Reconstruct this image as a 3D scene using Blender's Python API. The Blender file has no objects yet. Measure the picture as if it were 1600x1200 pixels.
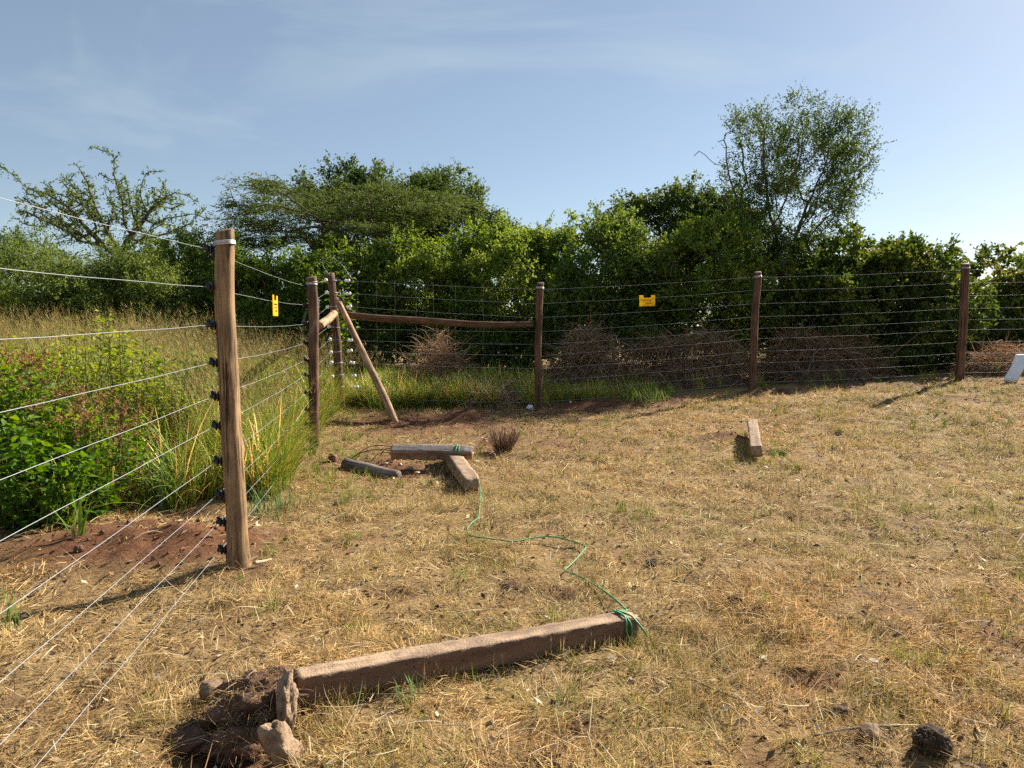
import bpy, math, random
import numpy as np
from mathutils import Vector, Matrix, Quaternion

random.seed(7)
rng = np.random.default_rng(11)
PI = math.pi
R = math.radians
scene = bpy.context.scene
COL = scene.collection

# ------------------------------------------------------------------ camera
F_PX = 1180.0
PITCH = R(4.41)
EYE = np.array([0.0, 0.0, 1.55])
cam_data = bpy.data.cameras.new('camera')
cam_data.sensor_width = 36.0
cam_data.lens = 36.0 * F_PX / 1600.0
cam_data.clip_start = 0.05
cam_data.clip_end = 3000
cam = bpy.data.objects.new('camera', cam_data)
COL.objects.link(cam)
cam.location = EYE
cam.rotation_euler = (PI / 2 - PITCH, 0, 0)
scene.camera = cam

# ------------------------------------------------------------------ light
SUN_AZ = R(49)      # to the right of the view direction (+Y)
SUN_EL = R(33)
world = bpy.data.worlds.new('World')
scene.world = world
world.use_nodes = True
wn, wl = world.node_tree.nodes, world.node_tree.links
wn.clear()
w_out = wn.new('ShaderNodeOutputWorld')
w_bg = wn.new('ShaderNodeBackground')
w_bg.inputs['Strength'].default_value = 0.0455
sky = wn.new('ShaderNodeTexSky')
sky.sky_type = 'NISHITA'
sky.sun_disc = False
sky.sun_elevation = SUN_EL
sky.sun_rotation = SUN_AZ
sky.altitude = 1500
sky.air_density = 1.0
sky.dust_density = 1.25
sky.ozone_density = 0.9
# thin cirrus: stretched noise on the view direction
tc = wn.new('ShaderNodeTexCoord')
mp = wn.new('ShaderNodeMapping')
mp.inputs['Rotation'].default_value = (0.1, 0.6, 0.35)
mp.inputs['Scale'].default_value = (1.3, 4.6, 6.5)
nz = wn.new('ShaderNodeTexNoise')
nz.inputs['Scale'].default_value = 1.5
nz.inputs['Detail'].default_value = 7
nz.inputs['Roughness'].default_value = 0.55
nz.inputs['Distortion'].default_value = 0.6
cr = wn.new('ShaderNodeValToRGB')
cr.color_ramp.elements[0].position = 0.50
cr.color_ramp.elements[0].color = (0.22, 0.22, 0.22, 1)
cr.color_ramp.elements[1].position = 0.80
cr.color_ramp.elements[1].color = (0.55, 0.55, 0.55, 1)
mx = wn.new('ShaderNodeMixRGB')
mx.inputs['Color2'].default_value = (5.2, 6.2, 6.7, 1)
wl.new(tc.outputs['Generated'], mp.inputs['Vector'])
wl.new(mp.outputs['Vector'], nz.inputs['Vector'])
wl.new(nz.outputs['Fac'], cr.inputs['Fac'])
wl.new(cr.outputs['Color'], mx.inputs['Fac'])
wl.new(sky.outputs['Color'], mx.inputs['Color1'])
wl.new(mx.outputs['Color'], w_bg.inputs['Color'])
wl.new(w_bg.outputs['Background'], w_out.inputs['Surface'])

sun_data = bpy.data.lights.new('sun', 'SUN')
sun_data.energy = 5.0
sun_data.angle = R(0.53)
sun_data.color = (1.0, 0.90, 0.74)
sun = bpy.data.objects.new('sun', sun_data)
COL.objects.link(sun)
sun_dir = Vector((math.sin(SUN_AZ) * math.cos(SUN_EL), math.cos(SUN_AZ) * math.cos(SUN_EL), math.sin(SUN_EL)))
sun.rotation_euler = sun_dir.to_track_quat('Z', 'Y').to_euler()

scene.view_settings.view_transform = 'Standard'
scene.view_settings.look = 'None'
scene.view_settings.gamma = 1
scene.view_settings.exposure = 1.4
scene.cycles.max_bounces = 6
scene.cycles.diffuse_bounces = 4
scene.cycles.glossy_bounces = 2
scene.cycles.use_adaptive_sampling = True
scene.cycles.adaptive_threshold = 0.03
scene.cycles.transmission_bounces = 4
scene.cycles.transparent_max_bounces = 4
scene.cycles.use_denoising = False
scene.cycles.sample_clamp_indirect = 6

# ------------------------------------------------------------------ numeric helpers
def _hash2(ix, iy, seed):
    h = (ix.astype(np.int64) * 374761393 + iy.astype(np.int64) * 668265263 + seed * 1442695041) & 0xFFFFFFFF
    h = ((h ^ (h >> 13)) * 1274126177) & 0xFFFFFFFF
    return ((h ^ (h >> 16)) & 0xFFFF) / 65535.0

def vnoise(x, y, scale, seed=0):
    x = np.asarray(x, float) / scale
    y = np.asarray(y, float) / scale
    ix, iy = np.floor(x), np.floor(y)
    fx, fy = x - ix, y - iy
    fx = fx * fx * (3 - 2 * fx); fy = fy * fy * (3 - 2 * fy)
    a = _hash2(ix, iy, seed); b = _hash2(ix + 1, iy, seed)
    c = _hash2(ix, iy + 1, seed); d = _hash2(ix + 1, iy + 1, seed)
    return (a * (1 - fx) + b * fx) * (1 - fy) + (c * (1 - fx) + d * fx) * fy

def fbm(x, y, scale, seed=0, oct=4):
    s, a, t = 0, 1.0, 0
    for k in range(oct):
        s = s + a * vnoise(x, y, scale / (2 ** k), seed + 17 * k)
        t += a; a *= 0.5
    return s / t

def sstep(x, a, b):
    t = np.clip((np.asarray(x, float) - a) / (b - a), 0, 1)
    return t * t * (3 - 2 * t)

def bump(x, y, cx, cy, rx, ry, rot=0):
    dx, dy = np.asarray(x, float) - cx, np.asarray(y, float) - cy
    c, s = math.cos(rot), math.sin(rot)
    u, v = (dx * c + dy * s) / rx, (-dx * s + dy * c) / ry
    return np.exp(-(u * u + v * v))

# soil heaps / pits: (x, y, rx, ry, height, soil amount)
MOUNDS = [(-2.6, 5.1, 0.85, 0.48, 0.17, 1.6), (-2.2, 5.0, 0.35, 0.25, 0.03, 1.1),
          (-1.75, 11.15, 0.28, 0.25, 0.05, 0.4),
          (-0.72, 11.7, 0.34, 0.30, 0.16, 1.4), (-1.0, 11.2, 0.30, 0.22, -0.03, 1.2),
          (1.3, 12.75, 0.8, 0.35, 0.10, 1.2), (2.4, 12.9, 0.7, 0.35, 0.08, 1.1), (4.3, 13.4, 0.8, 0.35, 0.10, 1.0),
          (6.4, 13.7, 1.2, 0.4, 0.06, 0.9), (8.6, 13.9, 0.9, 0.35, 0.07, 0.9),
          (2.75, 9.55, 0.30, 0.24, 0.10, 1.1), (3.05, 8.9, 0.18, 0.14, -0.05, 1.1),
          (-1.10, 2.72, 0.20, 0.24, -0.10, 1.1), (-1.0, 3.0, 0.22, 0.16, 0.04, 0.8),
          (0.26, 4.25, 0.10, 0.08, -0.05, 0.9), (0.06, 4.5, 0.12, 0.08, 0.02, 0.6), (-0.78, 4.35, 0.16, 0.10, -0.02, 0.8), (0.45, 4.35, 0.25, 0.12, 0.0, 0.6),
          (1.30, 3.22, 0.13, 0.09, -0.04, 1.0), (1.2, 4.3, 0.12, 0.06, -0.03, 1.0), (0.3, 6.1, 0.3, 0.1, 0.0, 0.6),
          (-1.6, 4.62, 0.16, 0.12, 0.03, 0.6), (-1.45, 8.0, 0.5, 0.22, 0.0, 1.0), (-0.8, 7.7, 0.5, 0.2, 0.0, 0.7),
          (5.6, 11.0, 0.25, 0.10, -0.04, 0.9), (7.4, 12.0, 0.28, 0.10, -0.04, 0.9), (8.6, 11.2, 0.4, 0.15, -0.04, 0.8),
          (-2.75, 6.2, 0.35, 0.2, -0.08, 0.9),
          (-0.7, 10.6, 1.5, 1.1, 0, 0.72), (-1.6, 8.3, 0.9, 0.6, 0, 0.60), (1.0, 12.1, 1.8, 0.5, 0, 0.8), (0.5, 9.3, 1.2, 0.6, 0, 0.40), (-1.9, 11.4, 0.9, 0.8, 0, 0.7), (3.2, 10.5, 1.2, 0.5, 0, 0.2), (1.2, 5.8, 0.9, 0.35, 0, 0.2), (-0.4, 5.4, 0.8, 0.3, 0, 0.25), (-1.5, 3.6, 0.5, 0.25, 0, 0.3)]

def H(x, y):
    x = np.asarray(x, float); y = np.asarray(y, float)
    z = sstep(y, 7.0, 13.5) * (0.15 + 0.042 * np.clip(x, 0, 14))
    z = z + sstep(y, 13.5, 30) * 0.25
    z = z + 0.44 * sstep(-1.03 - 0.147 * y - x, 0.4, 3.2) * sstep(y, 6.5, 12.0) * sstep(y, 80, 30)
    near = sstep(np.hypot(x, y), 60, 20)
    z = z + near * (0.07 * (fbm(x, y, 2.2, 3) - 0.5) + 0.085 * (fbm(x, y, 0.45, 5) - 0.5) + 0.034 * (vnoise(x, y, 0.15, 9) - 0.5))
    for (cx, cy, rx, ry, h, s) in MOUNDS:
        if h:
            b = bump(x, y, cx, cy, rx, ry)
            z = z + h * b * (0.75 + 0.5 * vnoise(x, y, 0.13, 31))
    far = sstep(np.hypot(x, y), 40, 250)
    z = z + far * 2.0 * (fbm(x, y, 90, 77) - 0.4)
    return z

def soil(x, y):
    s = 0
    for (cx, cy, rx, ry, h, a) in MOUNDS:
        s = s + a * bump(x, y, cx, cy, rx * 1.05, ry * 1.05)
    s = s + 0.50 * sstep(fbm(x, y, 0.30, 21, 4), 0.60, 0.76) + 0.22 * sstep(fbm(x, y, 3.0, 23, 3), 0.55, 0.8)
    return np.clip(s * (0.6 + 0.8 * fbm(x, y, 0.25, 41, 3)), 0, 1)

def h1(x, y):
    return float(H(x, y))

_cp, _sp = math.cos(PITCH), math.sin(PITCH)
def ray(px, py):
    a, b = (px - 800) / F_PX, (600 - py) / F_PX
    return np.array([a, b * _sp + _cp, b * _cp - _sp])

def at(px, py, Y):
    """world point at distance Y ahead, seen in the photograph at px, py"""
    d = ray(px, py)
    return EYE + d * (Y / d[1])

def gp(px, py):
    """point of the terrain seen in the photograph at px, py"""
    d = ray(px, py)
    t = 0.5
    for k in range(4000):
        p = EYE + d * t
        gap = p[2] - h1(p[0], p[1])
        if gap < 0.004:
            break
        t += max(0.004, gap * 0.4)
    return EYE + d * t

# ------------------------------------------------------------------ object helpers
def tag(o, label=None, cat=None, group=None, kind=None):
    if label: o['label'] = label
    if cat: o['category'] = cat
    if group: o['group'] = group
    o['kind'] = kind or 'thing'
    return o

def empty(name, loc=(0, 0, 0), rz=0):
    o = bpy.data.objects.new(name, None)
    o.empty_display_size = 0.1
    COL.objects.link(o)
    o.location = loc
    o.rotation_euler = (0, 0, rz)
    return o

def mesh_np(name, V, faces_list, mat, smooth=False, attrs=None):
    """faces_list: list of int arrays (n,3) or (n,4)"""
    me = bpy.data.meshes.new(name)
    V = np.asarray(V, np.float32)
    me.vertices.add(len(V))
    me.vertices.foreach_set('co', V.ravel())
    loops = np.concatenate([f.ravel() for f in faces_list]).astype(np.int32)
    tot = np.concatenate([np.full(len(f), f.shape[1], np.int32) for f in faces_list])
    start = np.concatenate([[0], np.cumsum(tot)[:-1]]).astype(np.int32)
    me.loops.add(len(loops))
    me.loops.foreach_set('vertex_index', loops)
    me.polygons.add(len(tot))
    me.polygons.foreach_set('loop_start', start)
    me.polygons.foreach_set('loop_total', tot)
    if smooth:
        me.polygons.foreach_set('use_smooth', np.ones(len(tot), bool))
    me.update(calc_edges=True)
    for k, v in (attrs or {}).items():
        v = np.asarray(v, np.float32)
        if v.ndim == 1:
            a = me.attributes.new(k, 'FLOAT', 'POINT'); a.data.foreach_set('value', v)
        else:
            a = me.attributes.new(k, 'FLOAT_COLOR', 'POINT')
            if v.shape[1] == 3:
                v = np.concatenate([v, np.ones((len(v), 1), np.float32)], 1)
            a.data.foreach_set('color', v.ravel())
    if mat is not None:
        me.materials.append(mat)
    return me

def obj(name, me, parent=None):
    o = bpy.data.objects.new(name, me)
    COL.objects.link(o)
    if parent is not None:
        o.parent = parent
    if name in ('crown', 'leaves', 'twigs', 'seed_heads', 'stems', 'dead_limbs'):
        o['kind'] = 'stuff'          # too many small pieces to pick apart singly
    return o

class MB:
    """collects shapes into ONE mesh"""
    def __init__(s):
        s.V, s.Fq, s.Ft, s.n = [], [], [], 0
    def add(s, V, Fq=None, Ft=None):
        V = np.asarray(V, float).reshape(-1, 3)
        if Fq is not None and len(Fq): s.Fq.append(np.asarray(Fq, int) + s.n)
        if Ft is not None and len(Ft): s.Ft.append(np.asarray(Ft, int) + s.n)
        s.V.append(V); s.n += len(V)
    def tube(s, P, rad, k=8, cap=True):
        P = np.asarray(P, float); n = len(P)
        rad = np.broadcast_to(np.asarray(rad, float), (n,))
        T = np.gradient(P, axis=0)
        T /= np.linalg.norm(T, axis=1, keepdims=True) + 1e-9
        ref = np.array([0, 0, 1.0]) if abs(T[0][2]) < 0.9 else np.array([1.0, 0, 0])
        N = np.cross(T[0], ref); N /= np.linalg.norm(N)
        rings = []
        for i in range(n):
            N = N - T[i] * N.dot(T[i]); N /= np.linalg.norm(N) + 1e-9
            B = np.cross(T[i], N)
            a = np.arange(k) * 2 * PI / k
            rings.append(P[i] + rad[i] * (np.cos(a)[:, None] * N + np.sin(a)[:, None] * B))
        V = np.concatenate(rings)
        i, j = np.meshgrid(np.arange(n - 1), np.arange(k), indexing='ij')
        j2 = (j + 1) % k
        Fq = np.stack([i * k + j, i * k + j2, (i + 1) * k + j2, (i + 1) * k + j], -1).reshape(-1, 4)
        Ft = []
        if cap:
            V = np.concatenate([V, P[:1], P[-1:]])
            c0, c1 = n * k, n * k + 1
            Ft = [[c0, (q + 1) % k, q] for q in range(k)] + [[c1, (n - 1) * k + q, (n - 1) * k + (q + 1) % k] for q in range(k)]
        s.add(V, Fq, Ft)
    def box(s, M, sx, sy, sz):
        c = np.array([[x, y, z] for x in (-sx / 2, sx / 2) for y in (-sy / 2, sy / 2) for z in (-sz / 2, sz / 2)])
        c = (np.asarray(M)[:3, :3] @ c.T).T + np.asarray(M)[:3, 3]
        s.add(c, [[0, 1, 3, 2], [4, 6, 7, 5], [0, 4, 5, 1], [2, 3, 7, 6], [0, 2, 6, 4], [1, 5, 7, 3]])
    def mesh(s, name, mat, smooth=False):
        fl = []
        if s.Fq: fl.append(np.concatenate(s.Fq))
        if s.Ft: fl.append(np.concatenate(s.Ft))
        return mesh_np(name, np.concatenate(s.V), fl, mat, smooth)
    def build(s, name, mat, parent=None, smooth=False):
        return obj(name, s.mesh(name, mat, smooth), parent)

# ------------------------------------------------------------------ materials
def new_mat(name):
    m = bpy.data.materials.new(name)
    m.use_nodes = True
    nt = m.node_tree
    for n in list(nt.nodes): nt.nodes.remove(n)
    out = nt.nodes.new('ShaderNodeOutputMaterial')
    return m, nt, out

def N(nt, kind, **kw):
    n = nt.nodes.new(kind)
    for k, v in kw.items():
        if k in n.inputs: n.inputs[k].default_value = v
        else: setattr(n, k, v)
    return n

def ramp(nt, stops, fac=None):
    r = nt.nodes.new('ShaderNodeValToRGB')
    el = r.color_ramp.elements
    while len(el) < len(stops): el.new(0.5)
    for e, (p, c) in zip(el, stops):
        e.position = p; e.color = (c[0], c[1], c[2], 1)
    if fac is not None: nt.links.new(fac, r.inputs['Fac'])
    return r

def simple_mat(name, col, rough=0.6, metal=0.0, var=0.25, nscale=12, bumpk=0.3, bscale=60, stretch=(1, 1, 1), col2=None):
    m, nt, out = new_mat(name)
    b = N(nt, 'ShaderNodeBsdfPrincipled'); b.inputs['Roughness'].default_value = rough; b.inputs['Metallic'].default_value = metal
    tcn = N(nt, 'ShaderNodeTexCoord'); mpn = N(nt, 'ShaderNodeMapping'); mpn.inputs['Scale'].default_value = stretch
    nt.links.new(tcn.outputs['Object'], mpn.inputs['Vector'])
    n1 = N(nt, 'ShaderNodeTexNoise'); n1.inputs['Scale'].default_value = nscale; n1.inputs['Detail'].default_value = 6; n1.inputs['Roughness'].default_value = 0.65
    nt.links.new(mpn.outputs['Vector'], n1.inputs['Vector'])
    c2 = col2 or tuple(c * (1 - var * 1.6) for c in col)
    r = ramp(nt, [(0.3, c2), (0.52, col), (0.75, tuple(min(1, c * (1 + var)) for c in col))], n1.outputs['Fac'])
    nt.links.new(r.outputs['Color'], b.inputs['Base Color'])
    n2 = N(nt, 'ShaderNodeTexNoise'); n2.inputs['Scale'].default_value = bscale; n2.inputs['Detail'].default_value = 5
    nt.links.new(mpn.outputs['Vector'], n2.inputs['Vector'])
    bp = N(nt, 'ShaderNodeBump'); bp.inputs['Strength'].default_value = bumpk; bp.inputs['Distance'].default_value = 0.012
    nt.links.new(n2.outputs['Fac'], bp.inputs['Height'])
    nt.links.new(bp.outputs['Normal'], b.inputs['Normal'])
    nt.links.new(b.outputs['BSDF'], out.inputs['Surface'])
    return m

def leaf_mat(name, dark, mid, light, trans=0.38, rough=0.62):
    m, nt, out = new_mat(name)
    at_ = N(nt, 'ShaderNodeAttribute'); at_.attribute_name = 'tint'
    r = ramp(nt, [(0.0, dark), (0.5, mid), (1.0, light)], at_.outputs['Fac'])
    b = N(nt, 'ShaderNodeBsdfPrincipled'); b.inputs['Roughness'].default_value = rough; b.inputs['Specular IOR Level'].default_value = 0.2
    t = N(nt, 'ShaderNodeBsdfTranslucent')
    hs = N(nt, 'ShaderNodeHueSaturation'); hs.inputs['Hue'].default_value = 0.485; hs.inputs['Saturation'].default_value = 1.15; hs.inputs['Value'].default_value = 1.35
    nt.links.new(r.outputs['Color'], b.inputs['Base Color'])
    nt.links.new(r.outputs['Color'], hs.inputs['Color'])
    nt.links.new(hs.outputs['Color'], t.inputs['Color'])
    mxs = N(nt, 'ShaderNodeMixShader'); mxs.inputs['Fac'].default_value = trans
    nt.links.new(b.outputs['BSDF'], mxs.inputs[1]); nt.links.new(t.outputs['BSDF'], mxs.inputs[2])
    nt.links.new(mxs.outputs['Shader'], out.inputs['Surface'])
    return m

def blade_mat(name, trans=0.3):
    """colour from the blade's own vertex colour, shifted by the clump's tint"""
    m, nt, out = new_mat(name)
    a = N(nt, 'ShaderNodeAttribute'); a.attribute_name = 'bcol'
    i = N(nt, 'ShaderNodeAttribute'); i.attribute_name = 'clump'; i.attribute_type = 'INSTANCER'
    mul = N(nt, 'ShaderNodeMixRGB'); mul.blend_type = 'MULTIPLY'; mul.inputs['Fac'].default_value = 1.0
    nt.links.new(a.outputs['Color'], mul.inputs['Color1']); nt.links.new(i.outputs['Color'], mul.inputs['Color2'])
    b = N(nt, 'ShaderNodeBsdfPrincipled'); b.inputs['Roughness'].default_value = 0.55; b.inputs['Specular IOR Level'].default_value = 0.3
    t = N(nt, 'ShaderNodeBsdfTranslucent')
    nt.links.new(mul.outputs['Color'], b.inputs['Base Color']); nt.links.new(mul.outputs['Color'], t.inputs['Color'])
    mxs = N(nt, 'ShaderNodeMixShader'); mxs.inputs['Fac'].default_value = trans
    nt.links.new(b.outputs['BSDF'], mxs.inputs[1]); nt.links.new(t.outputs['BSDF'], mxs.inputs[2])
    nt.links.new(mxs.outputs['Shader'], out.inputs['Surface'])
    return m

def ground_mat():
    m, nt, out = new_mat('ground_earth')
    b = N(nt, 'ShaderNodeBsdfPrincipled'); b.inputs['Roughness'].default_value = 0.95; b.inputs['Specular IOR Level'].default_value = 0.1
    tcn = N(nt, 'ShaderNodeTexCoord')
    s = N(nt, 'ShaderNodeAttribute'); s.attribute_name = 'soil'
    n1 = N(nt, 'ShaderNodeTexNoise'); n1.inputs['Scale'].default_value = 9; n1.inputs['Detail'].default_value = 8; n1.inputs['Roughness'].default_value = 0.7
    n2 = N(nt, 'ShaderNodeTexNoise'); n2.inputs['Scale'].default_value = 45; n2.inputs['Detail'].default_value = 6; n2.inputs['Roughness'].default_value = 0.7
    n3 = N(nt, 'ShaderNodeTexNoise'); n3.inputs['Scale'].default_value = 0.8; n3.inputs['Detail'].default_value = 4
    for n in (n1, n2, n3): nt.links.new(tcn.outputs['Object'], n.inputs['Vector'])
    litter = ramp(nt, [(0.28, (0.105, 0.066, 0.032)), (0.5, (0.24, 0.165, 0.08)), (0.75, (0.40, 0.29, 0.15))], n2.outputs['Fac'])
    red = ramp(nt, [(0.3, (0.065, 0.030, 0.017)), (0.55, (0.145, 0.068, 0.036)), (0.8, (0.21, 0.105, 0.058))], n1.outputs['Fac'])
    mix = N(nt, 'ShaderNodeMixRGB')
    nt.links.new(s.outputs['Fac'], mix.inputs['Fac'])
    nt.links.new(litter.outputs['Color'], mix.inputs['Color1']); nt.links.new(red.outputs['Color'], mix.inputs['Color2'])
    nt.links.new(mix.outputs['Color'], b.inputs['Base Color'])
    bp = N(nt, 'ShaderNodeBump'); bp.inputs['Strength'].default_value = 0.8; bp.inputs['Distance'].default_value = 0.02
    nt.links.new(n2.outputs['Fac'], bp.inputs['Height'])
    nt.links.new(bp.outputs['Normal'], b.inputs['Normal'])
    nt.links.new(b.outputs['BSDF'], out.inputs['Surface'])
    return m

def add_stains(m, dirt=(0.10, 0.05, 0.03)):
    """soil stains and air holes on cast concrete"""
    nt = m.node_tree
    b = [n for n in nt.nodes if n.type == 'BSDF_PRINCIPLED'][0]
    src = b.inputs['Base Color'].links[0].from_socket
    tcn = N(nt, 'ShaderNodeTexCoord')
    mpb = N(nt, 'ShaderNodeMapping'); mpb.inputs['Scale'].default_value = (0.35, 2.2, 2.2)
    nt.links.new(tcn.outputs['Object'], mpb.inputs['Vector'])
    n1 = N(nt, 'ShaderNodeTexNoise'); n1.inputs['Scale'].default_value = 5.0; n1.inputs['Detail'].default_value = 7; n1.inputs['Roughness'].default_value = 0.7
    nt.links.new(mpb.outputs['Vector'], n1.inputs['Vector'])
    f1 = ramp(nt, [(0.48, (0, 0, 0)), (0.66, (0.75, 0.75, 0.75))], n1.outputs['Fac'])
    mx1 = N(nt, 'ShaderNodeMixRGB'); mx1.inputs['Color2'].default_value = (*dirt, 1)
    nt.links.new(f1.outputs['Color'], mx1.inputs['Fac']); nt.links.new(src, mx1.inputs['Color1'])
    v = N(nt, 'ShaderNodeTexVoronoi'); v.inputs['Scale'].default_value = 26
    nt.links.new(tcn.outputs['Object'], v.inputs['Vector'])
    f2 = ramp(nt, [(0.10, (0.25, 0.22, 0.2)), (0.16, (1, 1, 1))], v.outputs['Distance'])
    mx2 = N(nt, 'ShaderNodeMixRGB'); mx2.blend_type = 'MULTIPLY'; mx2.inputs['Fac'].default_value = 0.8
    nt.links.new(mx1.outputs['Color'], mx2.inputs['Color1']); nt.links.new(f2.outputs['Color'], mx2.inputs['Color2'])
    nt.links.new(mx2.outputs['Color'], b.inputs['Base Color'])

def wood_mat(name, col, dark, light, gscale=1.0):
    """weathered pole: long vertical grain along local Z"""
    m, nt, out = new_mat(name)
    b = N(nt, 'ShaderNodeBsdfPrincipled'); b.inputs['Roughness'].default_value = 0.75; b.inputs['Specular IOR Level'].default_value = 0.25
    tcn = N(nt, 'ShaderNodeTexCoord'); mpn = N(nt, 'ShaderNodeMapping'); mpn.inputs['Scale'].default_value = (16 * gscale, 16 * gscale, 1.1 * gscale)
    oi = N(nt, 'ShaderNodeObjectInfo')
    ad = N(nt, 'ShaderNodeVectorMath'); ad.operation = 'ADD'
    nt.links.new(tcn.outputs['Object'], ad.inputs[0]); nt.links.new(oi.outputs['Random'], ad.inputs[1])
    nt.links.new(ad.outputs['Vector'], mpn.inputs['Vector'])
    n1 = N(nt, 'ShaderNodeTexNoise'); n1.inputs['Scale'].default_value = 2.2; n1.inputs['Detail'].default_value = 8; n1.inputs['Roughness'].default_value = 0.68; n1.inputs['Distortion'].default_value = 0.4
    nt.links.new(mpn.outputs['Vector'], n1.inputs['Vector'])
    n3 = N(nt, 'ShaderNodeTexNoise'); n3.inputs['Scale'].default_value = 5; n3.inputs['Detail'].default_value = 4
    nt.links.new(ad.outputs['Vector'], n3.inputs['Vector'])
    r = ramp(nt, [(0.30, dark), (0.46, col), (0.62, light), (0.8, col)], n1.outputs['Fac'])
    r2 = ramp(nt, [(0.35, (0.62, 0.60, 0.60)), (0.65, (1.1, 1.05, 1.0))], n3.outputs['Fac'])
    mul = N(nt, 'ShaderNodeMixRGB'); mul.blend_type = 'MULTIPLY'; mul.inputs['Fac'].default_value = 1
    nt.links.new(r.outputs['Color'], mul.inputs['Color1']); nt.links.new(r2.outputs['Color'], mul.inputs['Color2'])
    nt.links.new(mul.outputs['Color'], b.inputs['Base Color'])
    mp4 = N(nt, 'ShaderNodeMapping'); mp4.inputs['Scale'].default_value = (34 * gscale, 34 * gscale, 0.75 * gscale)
    nt.links.new(ad.outputs['Vector'], mp4.inputs['Vector'])
    n4 = N(nt, 'ShaderNodeTexNoise'); n4.inputs['Scale'].default_value = 1.6; n4.inputs['Detail'].default_value = 3; n4.inputs['Distortion'].default_value = 0.2
    nt.links.new(mp4.outputs['Vector'], n4.inputs['Vector'])
    r4 = ramp(nt, [(0.36, (0.22, 0.18, 0.16)), (0.41, (1, 1, 1))], n4.outputs['Fac'])
    mul2 = N(nt, 'ShaderNodeMixRGB'); mul2.blend_type = 'MULTIPLY'; mul2.inputs['Fac'].default_value = 1
    nt.links.new(mul.outputs['Color'], mul2.inputs['Color1']); nt.links.new(r4.outputs['Color'], mul2.inputs['Color2'])
    nt.links.new(mul2.outputs['Color'], b.inputs['Base Color'])
    hsum = N(nt, 'ShaderNodeMath'); hsum.operation = 'ADD'
    nt.links.new(n1.outputs['Fac'], hsum.inputs[0]); nt.links.new(r4.outputs['Color'], hsum.inputs[1])
    bp = N(nt, 'ShaderNodeBump'); bp.inputs['Strength'].default_value = 0.8; bp.inputs['Distance'].default_value = 0.007
    nt.links.new(hsum.outputs['Value'], bp.inputs['Height'])
    nt.links.new(bp.outputs['Normal'], b.inputs['Normal'])
    nt.links.new(b.outputs['BSDF'], out.inputs['Surface'])
    return m

M = {}
M['ground'] = ground_mat()
M['blade'] = blade_mat('grass_blade')
M['post'] = wood_mat('treated_pole', (0.25, 0.158, 0.082), (0.10, 0.058, 0.030), (0.37, 0.26, 0.145))
M['post_red'] = wood_mat('treated_pole_red', (0.125, 0.066, 0.040), (0.045, 0.023, 0.016), (0.20, 0.115, 0.072))
M['rail'] = wood_mat('peeled_rail', (0.36, 0.22, 0.125), (0.17, 0.09, 0.05), (0.47, 0.32, 0.20))
M['bark'] = simple_mat('bark', (0.115, 0.085, 0.062), 0.9, 0, 0.3, 14, 0.8, 40, (1, 1, 0.3))
M['bark_grey'] = simple_mat('bark_grey', (0.17, 0.145, 0.12), 0.9, 0, 0.3, 14, 0.8, 40, (1, 1, 0.3))
M['steel'] = simple_mat('galvanised_steel', (0.32, 0.345, 0.38), 0.6, 0.3, 0.05, 30, 0.0, 200)
M['band'] = simple_mat('zinc_band', (0.52, 0.53, 0.56), 0.5, 0.45, 0.15, 30, 0.3, 120)
M['black'] = simple_mat('black_plastic', (0.012, 0.012, 0.014), 0.45, 0, 0.2, 30, 0.1, 100)
M['porcelain'] = simple_mat('white_insulator', (0.82, 0.82, 0.80), 0.35, 0, 0.06, 30, 0.05, 100)
M['yellow'] = simple_mat('yellow_plate', (0.88, 0.60, 0.012), 0.5, 0, 0.06, 20, 0.05, 100)
nt = M['yellow'].node_tree
_b = [n_ for n_ in nt.nodes if n_.type == 'BSDF_PRINCIPLED'][0]; _o = [n_ for n_ in nt.nodes if n_.type == 'OUTPUT_MATERIAL'][0]
_t = N(nt, 'ShaderNodeBsdfTranslucent'); _t.inputs['Color'].default_value = (1.0, 0.72, 0.015, 1)
_m = N(nt, 'ShaderNodeMixShader'); _m.inputs['Fac'].default_value = 0.5
nt.links.new(_b.outputs['BSDF'], _m.inputs[1]); nt.links.new(_t.outputs['BSDF'], _m.inputs[2]); nt.links.new(_m.outputs['Shader'], _o.inputs['Surface'])
M['ink'] = simple_mat('dark_print', (0.09, 0.035, 0.01), 0.6, 0, 0.1, 20, 0.02, 100)
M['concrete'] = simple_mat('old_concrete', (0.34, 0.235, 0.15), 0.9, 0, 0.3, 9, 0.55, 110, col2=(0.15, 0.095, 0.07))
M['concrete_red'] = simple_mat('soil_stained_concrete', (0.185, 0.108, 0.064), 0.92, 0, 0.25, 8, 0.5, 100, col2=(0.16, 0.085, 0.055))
M['concrete_grey'] = simple_mat('grey_concrete', (0.19, 0.175, 0.17), 0.9, 0, 0.25, 10, 0.5, 110, col2=(0.19, 0.13, 0.10))
M['concrete_warm'] = simple_mat('reddish_concrete', (0.35, 0.215, 0.145), 0.92, 0, 0.25, 9, 0.5, 110, col2=(0.15, 0.08, 0.05))
for k_ in ('concrete', 'concrete_red', 'concrete_grey', 'concrete_warm'): add_stains(M[k_])
M['rust'] = simple_mat('rusty_rod', (0.075, 0.035, 0.022), 0.85, 0.2, 0.3, 30, 0.4, 150)
M['string'] = simple_mat('green_twine', (0.03, 0.24, 0.085), 0.5, 0, 0.25, 40, 0.3, 250)
M['clod'] = simple_mat('soil_clod', (0.125, 0.064, 0.038), 1.0, 0, 0.45, 26, 1.0, 90, col2=(0.05, 0.026, 0.017))
M['dark_clod'] = simple_mat('dark_clod', (0.062, 0.040, 0.025), 1.0, 0, 0.5, 30, 1.0, 110)
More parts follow.
